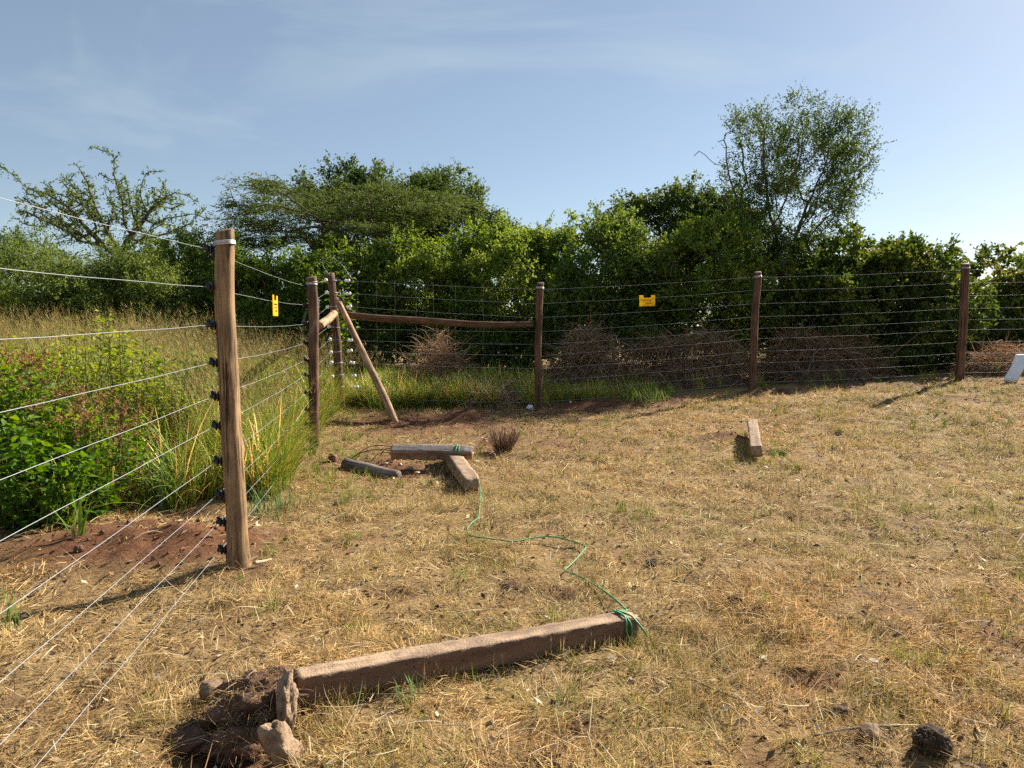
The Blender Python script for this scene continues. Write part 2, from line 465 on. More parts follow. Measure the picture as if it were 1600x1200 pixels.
M['stone'] = simple_mat('brown_stone', (0.17, 0.105, 0.07), 0.9, 0, 0.25, 7, 0.5, 40)
M['pale_stone'] = simple_mat('pale_lump', (0.27, 0.185, 0.118), 1.0, 0, 0.4, 18, 1.0, 60, col2=(0.09, 0.046, 0.027))
M['log'] = wood_mat('charred_log', (0.15, 0.13, 0.115), (0.04, 0.033, 0.03), (0.30, 0.265, 0.235))
M['twig'] = simple_mat('dry_twig', (0.155, 0.085, 0.05), 0.9, 0, 0.3, 20, 0.3, 90)
M['brush'] = leaf_mat('dead_brush', (0.155, 0.095, 0.055), (0.30, 0.195, 0.115), (0.47, 0.34, 0.215), 0.25, 0.9)
M['brush_core'] = simple_mat('matted_brush', (0.13, 0.08, 0.055), 1.0, 0, 0.5, 30, 1.0, 60)
M['white'] = simple_mat('white_sheet', (0.74, 0.75, 0.80), 0.6, 0, 0.06, 8, 0.25, 30)
M['chip'] = simple_mat('wood_chip', (0.46, 0.36, 0.25), 0.85, 0, 0.3, 30, 0.4, 90)
# foliage
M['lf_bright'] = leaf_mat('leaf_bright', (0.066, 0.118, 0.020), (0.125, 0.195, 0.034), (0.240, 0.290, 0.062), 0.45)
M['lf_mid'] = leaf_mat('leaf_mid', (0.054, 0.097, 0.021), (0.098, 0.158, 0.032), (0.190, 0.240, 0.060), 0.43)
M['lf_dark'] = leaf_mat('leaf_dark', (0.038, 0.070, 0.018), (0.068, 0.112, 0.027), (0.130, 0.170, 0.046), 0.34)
M['lf_olive'] = leaf_mat('leaf_acacia', (0.070, 0.110, 0.027), (0.120, 0.172, 0.041), (0.205, 0.250, 0.068), 0.42)
M['lf_acacia'] = leaf_mat('leaf_flat_acacia', (0.045, 0.072, 0.018), (0.082, 0.120, 0.029), (0.150, 0.180, 0.050), 0.34)
M['lf_vine'] = leaf_mat('leaf_vine', (0.044, 0.076, 0.016), (0.082, 0.126, 0.025), (0.205, 0.185, 0.048), 0.36)
M['lf_weed'] = leaf_mat('leaf_weed', (0.050, 0.120, 0.014), (0.100, 0.195, 0.024), (0.235, 0.295, 0.035), 0.45)
M['lf_yellow'] = leaf_mat('leaf_yellowish', (0.10, 0.17, 0.022), (0.18, 0.24, 0.035), (0.31, 0.32, 0.055), 0.42)
M['lf_brown'] = leaf_mat('seed_heads', (0.15, 0.085, 0.035), (0.26, 0.15, 0.065), (0.36, 0.23, 0.12), 0.3)

# ------------------------------------------------------------------ terrain
def axis(lo, hi, step, far, grow=1.16):
    a = list(np.arange(lo, hi + 1e-6, step))
    s = step
    up, dn = [a[-1]], [a[0]]
    while up[-1] < far: s *= grow; up.append(up[-1] + s)
    s = step
    while dn[-1] > -far: s *= grow; dn.append(dn[-1] - s)
    return np.array(dn[1:][::-1] + a + up[1:])

gx = axis(-6.5, 10.5, 0.068, 700)
gy = axis(1.8, 15.0, 0.068, 900)
GX, GY = np.meshgrid(gx, gy, indexing='ij')
GZ = H(GX, GY)
nx, ny = len(gx), len(gy)
ii, jj = np.meshgrid(np.arange(nx - 1), np.arange(ny - 1), indexing='ij')
GF = np.stack([ii * ny + jj, (ii + 1) * ny + jj, (ii + 1) * ny + jj + 1, ii * ny + jj + 1], -1).reshape(-1, 4)
gm = mesh_np('ground', np.stack([GX.ravel(), GY.ravel(), GZ.ravel()], 1), [GF], M['ground'], True, {'soil': soil(GX, GY).ravel()})
tag(obj('ground', gm), 'mown red-brown earth strewn with cut straw inside the fence', None, None, 'structure')

# ------------------------------------------------------------------ grass: clump templates + scatter
def blades(root, azim, length, elev, curl, width, col0, col1, seg=3, roll=None):
    """flat tapering strips; returns V, faces, colours"""
    n = len(root)
    roll = np.zeros(n) if roll is None else roll
    P = np.zeros((n, seg + 1, 3)); P[:, 0] = root
    e = elev.copy()
    dirs = []
    for k in range(seg):
        d = np.stack([np.cos(azim) * np.cos(e), np.sin(azim) * np.cos(e), np.sin(e)], 1)
        dirs.append(d)
        P[:, k + 1] = P[:, k] + d * (length / seg)[:, None]
        e = e - curl / seg
    side = np.stack([-np.sin(azim), np.cos(azim), np.zeros(n)], 1)
    up = np.cross(dirs[0], side)
    W = side * np.cos(roll)[:, None] + up * np.sin(roll)[:, None]
    V, C = [], []
    for k in range(seg):
        f = 1 - 0.75 * (k / seg) ** 1.5
        hw = (width * f * 0.5)[:, None] * W
        V += [P[:, k] - hw, P[:, k] + hw]
        c = col0 + (col1 - col0) * (k / seg)
        C += [c, c]
    V.append(P[:, seg]); C.append(col1)
    V = np.stack(V, 1); C = np.stack(C, 1)
    m = 2 * seg + 1
    base = (np.arange(n) * m)[:, None]
    fq = np.concatenate([base + np.array([[2 * k, 2 * k + 1, 2 * k + 3, 2 * k + 2]]) for k in range(seg - 1)]) if seg > 1 else np.zeros((0, 4), int)
    ft = base + np.array([[2 * seg - 2, 2 * seg - 1, 2 * seg]])
    return V.reshape(-1, 3), fq, ft, C.reshape(-1, 3), P

def U(a, b, n): return rng.uniform(a, b, n)
def pick(cols, n, p=None):
    c = np.array(cols)
    k = rng.choice(len(c), n, p=p)
    return c[k] * U(0.75, 1.25, n)[:, None]

STRAW = [(0.64, 0.48, 0.235), (0.52, 0.36, 0.155), (0.42, 0.265, 0.105), (0.24, 0.14, 0.06), (0.74, 0.62, 0.38)]
PS = [0.24, 0.30, 0.24, 0.14, 0.08]
GREEN = [(0.085, 0.17, 0.022), (0.13, 0.23, 0.03), (0.19, 0.27, 0.045), (0.26, 0.29, 0.07)]

def tmpl(parts):
    V, Q, T, C, n = [], [], [], [], 0
    for (v, q, t, c, P) in parts:
        V.append(v); Q.append(q + n); T.append(t + n); C.append(c); n += len(v)
    return mesh_np('clump', np.concatenate(V), [np.concatenate(Q), np.concatenate(T)], M['blade'], False, {'bcol': np.concatenate(C)})

def disc(n, r):
    a, q = U(0, 2 * PI, n), r * np.sqrt(U(0, 1, n))
    return np.stack([q * np.cos(a), q * np.sin(a), np.zeros(n)], 1)

def t_straw(n=80, r=0.2, main=None):
    p = disc(n, r); p[:, 2] = U(0.0, 0.028, n)
    c = pick(STRAW, n, PS)
    az = U(0, 2 * PI, n) if main is None else rng.normal(main, 0.5, n) + PI * rng.integers(0, 2, n)
    return tmpl([blades(p, az, U(0.06, 0.24, n), U(R(-6), R(22), n), rng.normal(0.25, 0.5, n), U(0.0022, 0.0050, n), c, c * 0.9, 3, U(-0.9, 0.9, n))])

def t_stubble(n=46, green=0.25):
    p = disc(n, 0.085)
    g = rng.random(n) < green
    c = np.where(g[:, None], pick(GREEN, n), pick(STRAW, n, PS))
    return tmpl([blades(p, U(0, 2 * PI, n), U(0.03, 0.10, n), U(R(25), R(88), n), rng.normal(0.5, 0.5, n), U(0.002, 0.0042, n), c * 0.8, c, 2)])

def t_green(n=34, lo=0.06, hi=0.17):
    p = disc(n, 0.05)
    c = pick(GREEN, n)
    return tmpl([blades(p, U(0, 2 * PI, n), U(lo, hi, n), U(R(45), R(88), n), U(0.1, 1.2, n), U(0.003, 0.0065, n), c * 0.8, c * 1.15, 3)])

def t_tall(n=60, lo=0.35, hi=0.85, w=(0.006, 0.012), dry=0.12):
    p = disc(n, 0.12)
    g = rng.random(n) < dry
    c = np.where(g[:, None], pick(STRAW, n, PS), pick(GREEN, n))
    return tmpl([blades(p, U(0, 2 * PI, n), U(lo, hi, n), U(R(55), R(89), n), U(0.2, 1.7, n), U(w[0], w[1], n), c * 0.7, c * 1.1, 5)])

def t_seed(n=34, lo=0.6, hi=1.1):
    p = disc(n, 0.16)
    c = pick([(0.32, 0.24, 0.12), (0.40, 0.31, 0.17), (0.25, 0.17, 0.09), (0.22, 0.24, 0.08)], n)
    st = blades(p, U(0, 2 * PI, n), U(lo, hi, n), U(R(66), R(89), n), U(0.0, 0.7, n), U(0.0025, 0.004, n), c * 0.8, c, 4)
    P = st[4]
    k = 9
    t = U(0.72, 1.0, n * k)
    a, b = np.repeat(P[:, 3], k, 0), np.repeat(P[:, 4], k, 0)
    q = a + (b - a) * ((t - 0.72) / 0.28)[:, None]
    cc = np.repeat(c, k, 0) * np.array([1.15, 0.98, 0.85])
    sd = blades(q, U(0, 2 * PI, n * k), U(0.025, 0.08, n * k), U(R(10), R(75), n * k), U(-0.2, 1, n * k), U(0.002, 0.0045, n * k), cc, cc, 1)
    m = n // 2
    p2 = disc(m, 0.16); c2 = pick(GREEN + [(0.34, 0.26, 0.12)], m)
    lf = blades(p2, U(0, 2 * PI, m), U(0.25, 0.6, m), U(R(50), R(85), m), U(0.3, 1.5, m), U(0.004, 0.008, m), c2 * 0.7, c2, 4)
    return tmpl([st, sd, lf])

TM = {
    'tall': [t_tall() for k in range(4)] + [t_tall(hi=1.0, dry=0.3)],
    'seed': [t_seed() for k in range(4)],
}
TOBJ = {}
for key, lst in TM.items():
    TOBJ[key] = []
    for me in lst:
        o = bpy.data.objects.new('clump_' + key, me)
        TOBJ[key].append(o)          # never linked to the scene

def scatter(name, key, pts, rot, scl, idx, tint, label, cat):
    """one object: real clumps instanced on its own points"""
    me = bpy.data.meshes.new(name)
    me.vertices.add(len(pts))
    me.vertices.foreach_set('co', np.asarray(pts, np.float32).ravel())
    a = me.attributes.new('rot', 'FLOAT_VECTOR', 'POINT'); a.data.foreach_set('vector', np.asarray(rot, np.float32).ravel())
    a = me.attributes.new('scl', 'FLOAT', 'POINT'); a.data.foreach_set('value', np.asarray(scl, np.float32))
    a = me.attributes.new('pick', 'INT', 'POINT'); a.data.foreach_set('value', np.asarray(idx, np.int32))
    t4 = np.concatenate([np.asarray(tint, np.float32), np.ones((len(pts), 1), np.float32)], 1)
    a = me.attributes.new('clump', 'FLOAT_COLOR', 'POINT'); a.data.foreach_set('color', t4.ravel())
    me.update()
    ob = obj(name, me)
    ng = bpy.data.node_groups.new(name, 'GeometryNodeTree')
    ng.interface.new_socket('Geometry', in_out='INPUT', socket_type='NodeSocketGeometry')
    ng.interface.new_socket('Geometry', in_out='OUTPUT', socket_type='NodeSocketGeometry')
    nn, ln = ng.nodes, ng.links
    gi, go = nn.new('NodeGroupInput'), nn.new('NodeGroupOutput')
    iop = nn.new('GeometryNodeInstanceOnPoints')
    iop.inputs['Pick Instance'].default_value = True
    # one instance per template
    joins = nn.new('GeometryNodeJoinGeometry')
    for t in reversed(TOBJ[key]):
        oi = nn.new('GeometryNodeObjectInfo')
        oi.inputs['Object'].default_value = t
        oi.inputs['As Instance'].default_value = False
        g2 = nn.new('GeometryNodeGeometryToInstance')
        ln.new(oi.outputs['Geometry'], g2.inputs['Geometry'])
        ln.new(g2.outputs['Instances'], joins.inputs['Geometry'])
    ln.new(gi.outputs[0], iop.inputs['Points'])
    ln.new(joins.outputs['Geometry'], iop.inputs['Instance'])
    def attr(nm, dt, sock):
        n = nn.new('GeometryNodeInputNamedAttribute'); n.data_type = dt; n.inputs['Name'].default_value = nm
        ln.new(n.outputs['Attribute'], iop.inputs[sock])
    attr('rot', 'FLOAT_VECTOR', 'Rotation'); attr('scl', 'FLOAT', 'Scale'); attr('pick', 'INT', 'Instance Index')
    ln.new(iop.outputs['Instances'], go.inputs[0])
    md = ob.modifiers.new('clumps', 'NODES'); md.node_group = ng
    me.materials.append(M['blade'])
    tag(ob, label, cat, None, 'stuff')
    return ob

def sample_area(n, xlo, xhi, ylo, yhi, power=1.0):
    """points over a box of the plan, denser towards the camera"""
    u = rng.random(n)
    y = ylo + (yhi - ylo) * u ** power
    x = U(xlo, xhi, n)
    return x, y

def in_view(x, y, margin=0.6):
    return np.abs(x) < 0.70 * y + margin

FX = lambda y: np.interp(y, [-5, 0.15, 4.75, 9.35, 12.6], [-0.6, -1.2, -1.73, -2.46, -2.87])   # plan of the left fence line
FY = lambda x: np.interp(x, [-2.87, 0.44, 4.31, 8.26, 20], [12.6, 12.6, 13.5, 13.9, 14.9])       # plan of the back fence line
def inside(x, y): return (x > FX(y)) & (y < FY(x))

def tints(n, x, y, base=(1, 1, 1), amp=0.25, seed=51, scale=0.8, warm=0.12):
    v = 1 + amp * (fbm(x, y, scale, seed, 3) - 0.5) * 2 + rng.normal(0, 0.08, n)
    w = warm * (fbm(x, y, scale * 2.3, seed + 5, 3) - 0.5) * 2
    t = np.stack([v * (1 + w), v, v * (1 - w)], 1) * np.array(base)
    return np.clip(t, 0.2, 2)

def place(x, y, lift=0.0): return np.stack([x, y, H(x, y) + lift], 1)

# blade material for blades that are real mesh
mo, nt, out = new_mat('own_blade')
a_ = N(nt, 'ShaderNodeAttribute'); a_.attribute_name = 'bcol'
b_ = N(nt, 'ShaderNodeBsdfPrincipled'); b_.inputs['Roughness'].default_value = 0.65; b_.inputs['Specular IOR Level'].default_value = 0.12
t_ = N(nt, 'ShaderNodeBsdfTranslucent')
nt.links.new(a_.outputs['Color'], b_.inputs['Base Color']); nt.links.new(a_.outputs['Color'], t_.inputs['Color'])
ms_ = N(nt, 'ShaderNodeMixShader'); ms_.inputs['Fac'].default_value = 0.3
nt.links.new(b_.outputs['BSDF'], ms_.inputs[1]); nt.links.new(t_.outputs['BSDF'], ms_.inputs[2]); nt.links.new(ms_.outputs['Shader'], out.inputs['Surface'])
M['own_blade'] = mo

def field_points(rho0, d0, expo, ymax=15.5, margin=0.7):
    """plan points whose density falls off with distance"""
    d = np.linspace(1.5, ymax, 400)
    rho = rho0 * np.minimum(1, (d0 / d) ** expo) * (1.40 * d + 2 * margin)
    n = int(np.trapezoid(rho, d)) if hasattr(np, 'trapezoid') else int(np.trapz(rho, d))
    cdf = np.cumsum(rho); cdf /= cdf[-1]
    y = np.interp(rng.random(n), cdf, d)
    x = (rng.random(n) * 2 - 1) * (0.70 * y + margin)
    return x, y

def blade_field(name, x, y, azim, length, elev, curl, width, col, label, seg=2, lift=0.0, roll=None):
    root = place(x, y, lift)
    V, fq, ft, C, _ = blades(root, azim, length, elev, curl, width, col * 0.9, col, seg, roll)
    o = obj(name, mesh_np(name, V, [fq, ft], M['own_blade'], False, {'bcol': C}))
    return tag(o, label, 'grass' if 'grass' in name or 'tuft' in name else 'straw', None, 'stuff')

# cut straw lying on the ground, in swathes and tangles
x, y = field_points(5600, 3.4, 1.45)
k = inside(x, y) | ((y < 6.3) & (x > -4.2))
so = soil(x, y)
dens = (0.99 - 0.93 * sstep(so, 0.3, 0.75)) * (0.28 + 0.72 * sstep(fbm(x, y, 0.30, 61, 3), 0.38, 0.60))
k &= rng.random(len(x)) < dens
x, y = x[k], y[k]; n = len(x); d = np.hypot(x, y)
far = np.maximum(1, d / 3.6)
az = 6.28 * fbm(x, y, 0.35, 67, 2) * 2 + rng.normal(0, 0.8, n)
pale = 0.5 * fbm(x, y, 0.9, 63, 3) + 0.5 * fbm(x, y, 0.16, 64, 2)
col = pick(STRAW, n, PS) * (0.50 + 1.05 * pale)[:, None] * tints(n, x, y, (1.0, 0.97, 0.92), 0.12)
blade_field('cut_straw', x, y, az, U(0.03, 0.13, n) * far ** 0.12, U(R(-4), R(30), n), rng.normal(0.3, 0.7, n), U(0.0018, 0.0036, n) * far ** 0.6, col,
            'dry pale straw lying cut over the whole clearing', 2, U(0.0, 0.022, n), U(-1.0, 1.0, n))

# longer loose stalks on top
x, y = field_points(130, 3.4, 1.2)
k = (inside(x, y) | ((y < 6.3) & (x > -4.2))) & (rng.random(len(x)) < 0.95 - 0.75 * sstep(soil(x, y), 0.3, 0.9))
x, y = x[k], y[k]; n = len(x); far = np.maximum(1, np.hypot(x, y) / 3.6)
col = pick([(0.60, 0.50, 0.30), (0.50, 0.38, 0.20), (0.66, 0.58, 0.40), (0.36, 0.24, 0.11)], n)
blade_field('loose_straw', x, y, U(0, 6.28, n), U(0.10, 0.28, n), U(R(-2), R(25), n), rng.normal(0.5, 0.7, n), U(0.0020, 0.0042, n) * far ** 0.4, col,
            'long loose bleached stalks lying over the cut straw', 4, U(0.012, 0.03, n), U(-0.8, 0.8, n))

# loose crumbs on the bare soil
n = 60000
x, y = sample_area(n, -5, 9.5, 2.0, 14.2, 1.2)
so = soil(x, y)
k = in_view(x, y) & (rng.random(n) < 0.30 * sstep(so, 0.45, 0.9))
x, y = x[k], y[k]; n = len(x)
sz = 0.004 + 0.016 * rng.random(n) ** 3
oc = np.array([[1, 0, 0], [0, 1, 0], [-1, 0, 0], [0, -1, 0], [0, 0, 1], [0, 0, -0.6]])
V = place(x, y, sz * 0.3)[:, None] + (oc[None] + rng.normal(0, 0.22, (n, 6, 3))) * sz[:, None, None]
f8 = np.array([[0, 1, 4], [1, 2, 4], [2, 3, 4], [3, 0, 4], [1, 0, 5], [2, 1, 5], [3, 2, 5], [0, 3, 5]])
tag(obj('soil_crumbs', mesh_np('soil_crumbs', V.reshape(-1, 3), [((np.arange(n) * 6)[:, None, None] + f8[None]).reshape(-1, 3)], M['clod'], False)),
    'fine red soil crumbs strewn over the bare earth patches', 'soil', None, 'stuff')

# short stubble
x, y = field_points(4200, 3.4, 1.25)
k = inside(x, y) & (rng.random(len(x)) < (0.95 - 0.93 * sstep(soil(x, y), 0.28, 0.7)) * (0.10 + 0.90 * sstep(fbm(x, y, 0.26, 71, 3), 0.40, 0.62)))
x, y = x[k], y[k]; n = len(x); far = np.maximum(1, np.hypot(x, y) / 3.6)
gpat = sstep(fbm(x, y, 1.2, 81, 4) + 0.07 * sstep(x, 0, 5) + rng.normal(0, 0.05, n), 0.40, 0.60)
col = pick(STRAW, n, PS) * tints(n, x, y, (1.0, 0.96, 0.88), 0.2)
gcol = pick([(0.20, 0.245, 0.05), (0.30, 0.32, 0.075), (0.40, 0.37, 0.11)], n)
mixg = (gpat * U(0.2, 1.0, n))[:, None]
col = col * (1 - mixg) + gcol * mixg
blade_field('stubble_grass', x, y, U(0, 6.28, n), U(0.02, 0.075, n) * (0.6 + 0.9 * sstep(fbm(x, y, 0.26, 71, 3), 0.42, 0.68)) * far ** 0.2, U(R(20), R(88), n), rng.normal(0.5, 0.6, n), U(0.0018, 0.0036, n) * far ** 0.6, col,
            'short stubble of mown grass standing among the straw', 2)

# rooted tussocks with a dark heart
n = 2600
x, y = sample_area(n, -6, 10, 1.7, 13.5, 1.25)
k = in_view(x, y) & inside(x, y) & (rng.random(n) < 0.10 + 0.9 * sstep(fbm(x, y, 1.0, 141, 3), 0.46, 0.62)) & (soil(x, y) < 0.7)
x, y = x[k], y[k]; n = len(x); m = 22
cs = U(0.6, 1.4, n)
r = disc(n * m, 0.045)
xx, yy = np.repeat(x, m) + r[:, 0] * np.repeat(cs, m), np.repeat(y, m) + r[:, 1] * np.repeat(cs, m); n2 = n * m
tg = np.repeat(np.clip(rng.normal(0.35, 0.3, n), 0, 1), m)[:, None] * U(0.3, 1.0, n2)[:, None]
col = pick(STRAW, n2, [0.2, 0.25, 0.25, 0.27, 0.03]) * (1 - tg) + pick(GREEN, n2) * tg
blade_field('tussock_grass', xx, yy, np.arctan2(r[:, 1], r[:, 0]) + rng.normal(0, 0.6, n2), U(0.03, 0.11, n2) * np.repeat(cs, m), U(R(25), R(85), n2), U(0.1, 1.2, n2),
            U(0.0022, 0.0046, n2) * np.maximum(1, np.hypot(xx, yy) / 4) ** 0.4, col, 'small rooted grass tussocks dotted over the clearing', 2)

# leaf litter and dark bits
x, y = field_points(150, 3.4, 1.1)
k = inside(x, y) | ((y < 6.3) & (x > -4.2))
x, y = x[k], y[k]; n = len(x); a0 = U(0, 6.28, n)
P0 = place(x, y, U(0.004, 0.03, n))
sz = U(0.008, 0.028, n) * np.maximum(1, np.hypot(x, y) / 5) ** 0.3
dx = np.stack([np.cos(a0), np.sin(a0), rng.normal(0, 0.35, n)], 1); dy = np.stack([-np.sin(a0), np.cos(a0), rng.normal(0, 0.35, n)], 1)
V = np.stack([P0 - dx * sz[:, None], P0 + dy * sz[:, None] * 0.5, P0 + dx * sz[:, None], P0 - dy * sz[:, None] * 0.5 + np.array([0, 0, 0.004])], 1).reshape(-1, 3)
i4 = (np.arange(n) * 4)[:, None]
lc = pick([(0.07, 0.042, 0.026), (0.12, 0.07, 0.04), (0.30, 0.22, 0.14), (0.60, 0.54, 0.42), (0.045, 0.03, 0.022)], n, [0.3, 0.3, 0.18, 0.08, 0.14])
tag(obj('leaf_litter', mesh_np('leaf_litter', V, [np.concatenate([i4 + np.array([[0, 1, 2]]), i4 + np.array([[0, 2, 3]])])], M['own_blade'], False, {'bcol': np.repeat(lc, 4, 0)})),
    'dry brown leaf litter and bits of bark strewn in the straw', 'litter', None, 'stuff')

# fresh green tufts
n = 5200
x, y = sample_area(n, -7, 11, 1.6, 15.0, 1.1)
gmask = sstep(fbm(x, y, 0.6, 91, 3) + 0.04 * sstep(x, 0.5, 5), 0.52, 0.66) * 0.5 + 0.03
edge = np.clip(1 - np.abs(x - FX(y) - 0.3) / 0.6, 0, 1) * sstep(y, 4.2, 6)
k = in_view(x, y) & inside(x, y) & (rng.random(n) < np.clip(gmask + 0.7 * edge, 0, 1)) & (soil(x, y) < 0.75)
x, y, edge = x[k], y[k], edge[k]; n = len(x); m = 16
cs = U(0.45, 1.0, n) * (1 + 0.8 * edge)
r = disc(n * m, 0.05)
xx, yy = np.repeat(x, m) + r[:, 0] * np.repeat(cs, m), np.repeat(y, m) + r[:, 1] * np.repeat(cs, m); n2 = n * m
far = np.maximum(1, np.hypot(xx, yy) / 4)
col = pick(GREEN, n2) * np.repeat(tints(n, x, y, (1.2, 1.0, 0.8), 0.25), m, 0)
blade_field('green_tufts', xx, yy, U(0, 6.28, n2), U(0.04, 0.15, n2) * np.repeat(cs, m), U(R(40), R(88), n2), U(0.1, 1.2, n2), U(0.0028, 0.006, n2) * far ** 0.4, col,
            'fresh green grass tufts sprouting through the straw', 3)

# tall green grass outside the fence
n = 11500
xa, ya = U(-12, -1.8, n), U(5.4, 16.0, n)
k = (xa < FX(ya) - 0.12) & (np.abs(xa) < 0.78 * ya + 0.5)
gap = soil(xa, ya) < 0.35
k &= gap & (rng.random(n) < 0.25 + 0.75 * sstep(fbm(xa, ya, 1.4, 101, 3), 0.40, 0.62))
k &= ~((ya < 6.4) & (xa > -3.3))
xb, yb = U(-2.7, 11, n), U(12.4, 16.2, n)
dd = yb - FY(xb)
dens = np.interp(xb, [-2.7, 0.3, 0.6, 2.6, 2.9, 11], [0.8, 0.5, 0.22, 0.15, 0.03, 0.03])
kb = (dd > np.where(xb < 2.7, 0.15, 0.3)) & (dd < np.where(xb < 0.6, 3.2, 1.8)) & (rng.random(n) < dens * sstep(fbm(xb, yb, 0.9, 131, 3), 0.40, 0.58)) & (soil(xb, yb) < 0.8)
x, y = np.concatenate([xa[k], xb[kb]]), np.concatenate([ya[k], yb[kb]]); n = len(x)
sc = np.where(y < FY(x), U(0.6, 1.25, n), U(0.25, 0.95, n)) * np.where(x > 0.5, 0.65, 1)
scatter('tall_green_grass', 'tall', place(x, y), np.stack([rng.normal(0, 0.15, n), rng.normal(0, 0.15, n), U(0, 6.28, n)], 1),
        sc, rng.integers(0, 5, n), tints(n, x, y, (1.65, 1.4, 0.95), 0.3), 'tall green grass growing just outside the wire fence', 'grass')

# dry seeding grass in the left field
n = 4200
x, y = U(-20, -2.2, n), U(9.5, 20, n)
k = (x < FX(y) - 0.3) & (np.abs(x) < 0.78 * y + 0.5) & (rng.random(n) < 0.18 + 0.62 * sstep(fbm(x, y, 2.0, 111, 3), 0.38, 0.6))
x2, y2 = U(-4.6, -2.3, 200), U(7.2, 9.5, 200)
k2 = (x2 < FX(y2) - 0.25) & (rng.random(200) < 0.3)
x, y = np.concatenate([x[k], x2[k2]]), np.concatenate([y[k], y2[k2]]); n = len(x)
scatter('dry_seed_grass', 'seed', place(x, y), np.stack([rng.normal(0, 0.12, n), rng.normal(0, 0.12, n), U(0, 6.28, n)], 1),
        U(0.9, 1.35, n), rng.integers(0, 4, n), tints(n, x, y, (1.02, 1.08, 0.85), 0.25), 'pale brown seeding grass filling the field beyond the left fence', 'grass')

# ------------------------------------------------------------------ trees and shrubs
def unit(v): return v / (np.linalg.norm(v, axis=-1, keepdims=True) + 1e-9)

def leaf_mesh(name, C, axis, length, width, mat, tint, fold=0.25):
    """kite-shaped leaves: C base points, axis directions"""
    n = len(C)
    ax = unit(axis)
    rnd = unit(rng.normal(0, 1, (n, 3)) + np.array([0, 0, 0.9]))
    side = unit(np.cross(ax, rnd)); nor = np.cross(side, ax)
    L, W = np.broadcast_to(length, (n,))[:, None], np.broadcast_to(width, (n,))[:, None]
    a = C
    b = C + ax * L * 0.45 - side * W * 0.5 + nor * W * fold
    c = C + ax * L
    d = C + ax * L * 0.45 + side * W * 0.5 + nor * W * fold
    V = np.stack([a, b, c, d], 1).reshape(-1, 3)
    i = (np.arange(n) * 4)[:, None]
    Ft = np.concatenate([i + np.array([[0, 1, 2]]), i + np.array([[0, 2, 3]])])
    return mesh_np(name, V, [Ft], mat, False, {'tint': np.repeat(np.clip(tint, 0, 1), 4)})

def sprigs(C, out, n_sprig, n_leaf, slen, spread, up=0.25):
    """leaf positions along little twigs that radiate from the points C"""
    m = len(C) * n_sprig
    c = np.repeat(C, n_sprig, 0)
    d = unit(np.repeat(out, n_sprig, 0) * 0.7 + rng.normal(0, spread, (m, 3)) + np.array([0, 0, up]))
    L = slen * U(0.5, 1.3, m)
    t = (np.arange(n_leaf) + 0.6) / n_leaf
    P = c[:, None] + d[:, None] * (L[:, None] * t)[..., None]
    P[..., 2] -= (L[:, None] * t ** 2) * 0.18
    P = P.reshape(-1, 3)
    ax = np.repeat(d, n_leaf, 0) * 0.45 + rng.normal(0, 0.6, (m * n_leaf, 3))
    cl = np.repeat(np.arange(len(C)), n_sprig * n_leaf)
    return P, ax, cl

def colonize(attr, base, step=0.22, infl=1.4, kill=0.45, iters=160, up=0.05, stems=1, trunk_h=0.8, spread=0.3):
    nodes = [np.array(base, float)]
    parent = [-1]
    for s in range(stems):
        p = 0
        d = unit(np.array([rng.normal(0, spread), rng.normal(0, spread), 1.0]))
        for k in range(max(1, int(trunk_h / step))):
            q = nodes[p] + (d + rng.normal(0, 0.06, 3)) * step
            nodes.append(q); parent.append(p); p = len(nodes) - 1
    A = np.array(attr, float)
    alive = np.ones(len(A), bool)
    Nn = np.array(nodes)
    D = np.linalg.norm(A[:, None] - Nn[None], axis=2)
    near, nd = D.argmin(1), D.min(1)
    for it in range(iters):
        m = alive & (nd < infl)
        if not m.any():
            if not alive.any(): break
            j = np.where(alive)[0][nd[alive].argmin()]
            m = np.zeros(len(A), bool); m[j] = True
        ids = near[m]
        vec = unit(A[m] - Nn[ids])
        uq, inv = np.unique(ids, return_inverse=True)
        acc = np.zeros((len(uq), 3)); np.add.at(acc, inv, vec)
        d = unit(unit(acc) + rng.normal(0, 0.12, acc.shape) + np.array([0, 0, up]))
        new = Nn[uq] + d * step
        n0 = len(Nn)
        Nn = np.concatenate([Nn, new]); parent += list(uq)
        DD = np.linalg.norm(A[:, None] - new[None], axis=2)
        j = DD.argmin(1); v = DD[np.arange(len(A)), j]
        b = v < nd
        near[b] = n0 + j[b]; nd[b] = v[b]
        alive &= nd > kill
        if len(Nn) > 5000: break
    return Nn, np.array(parent)

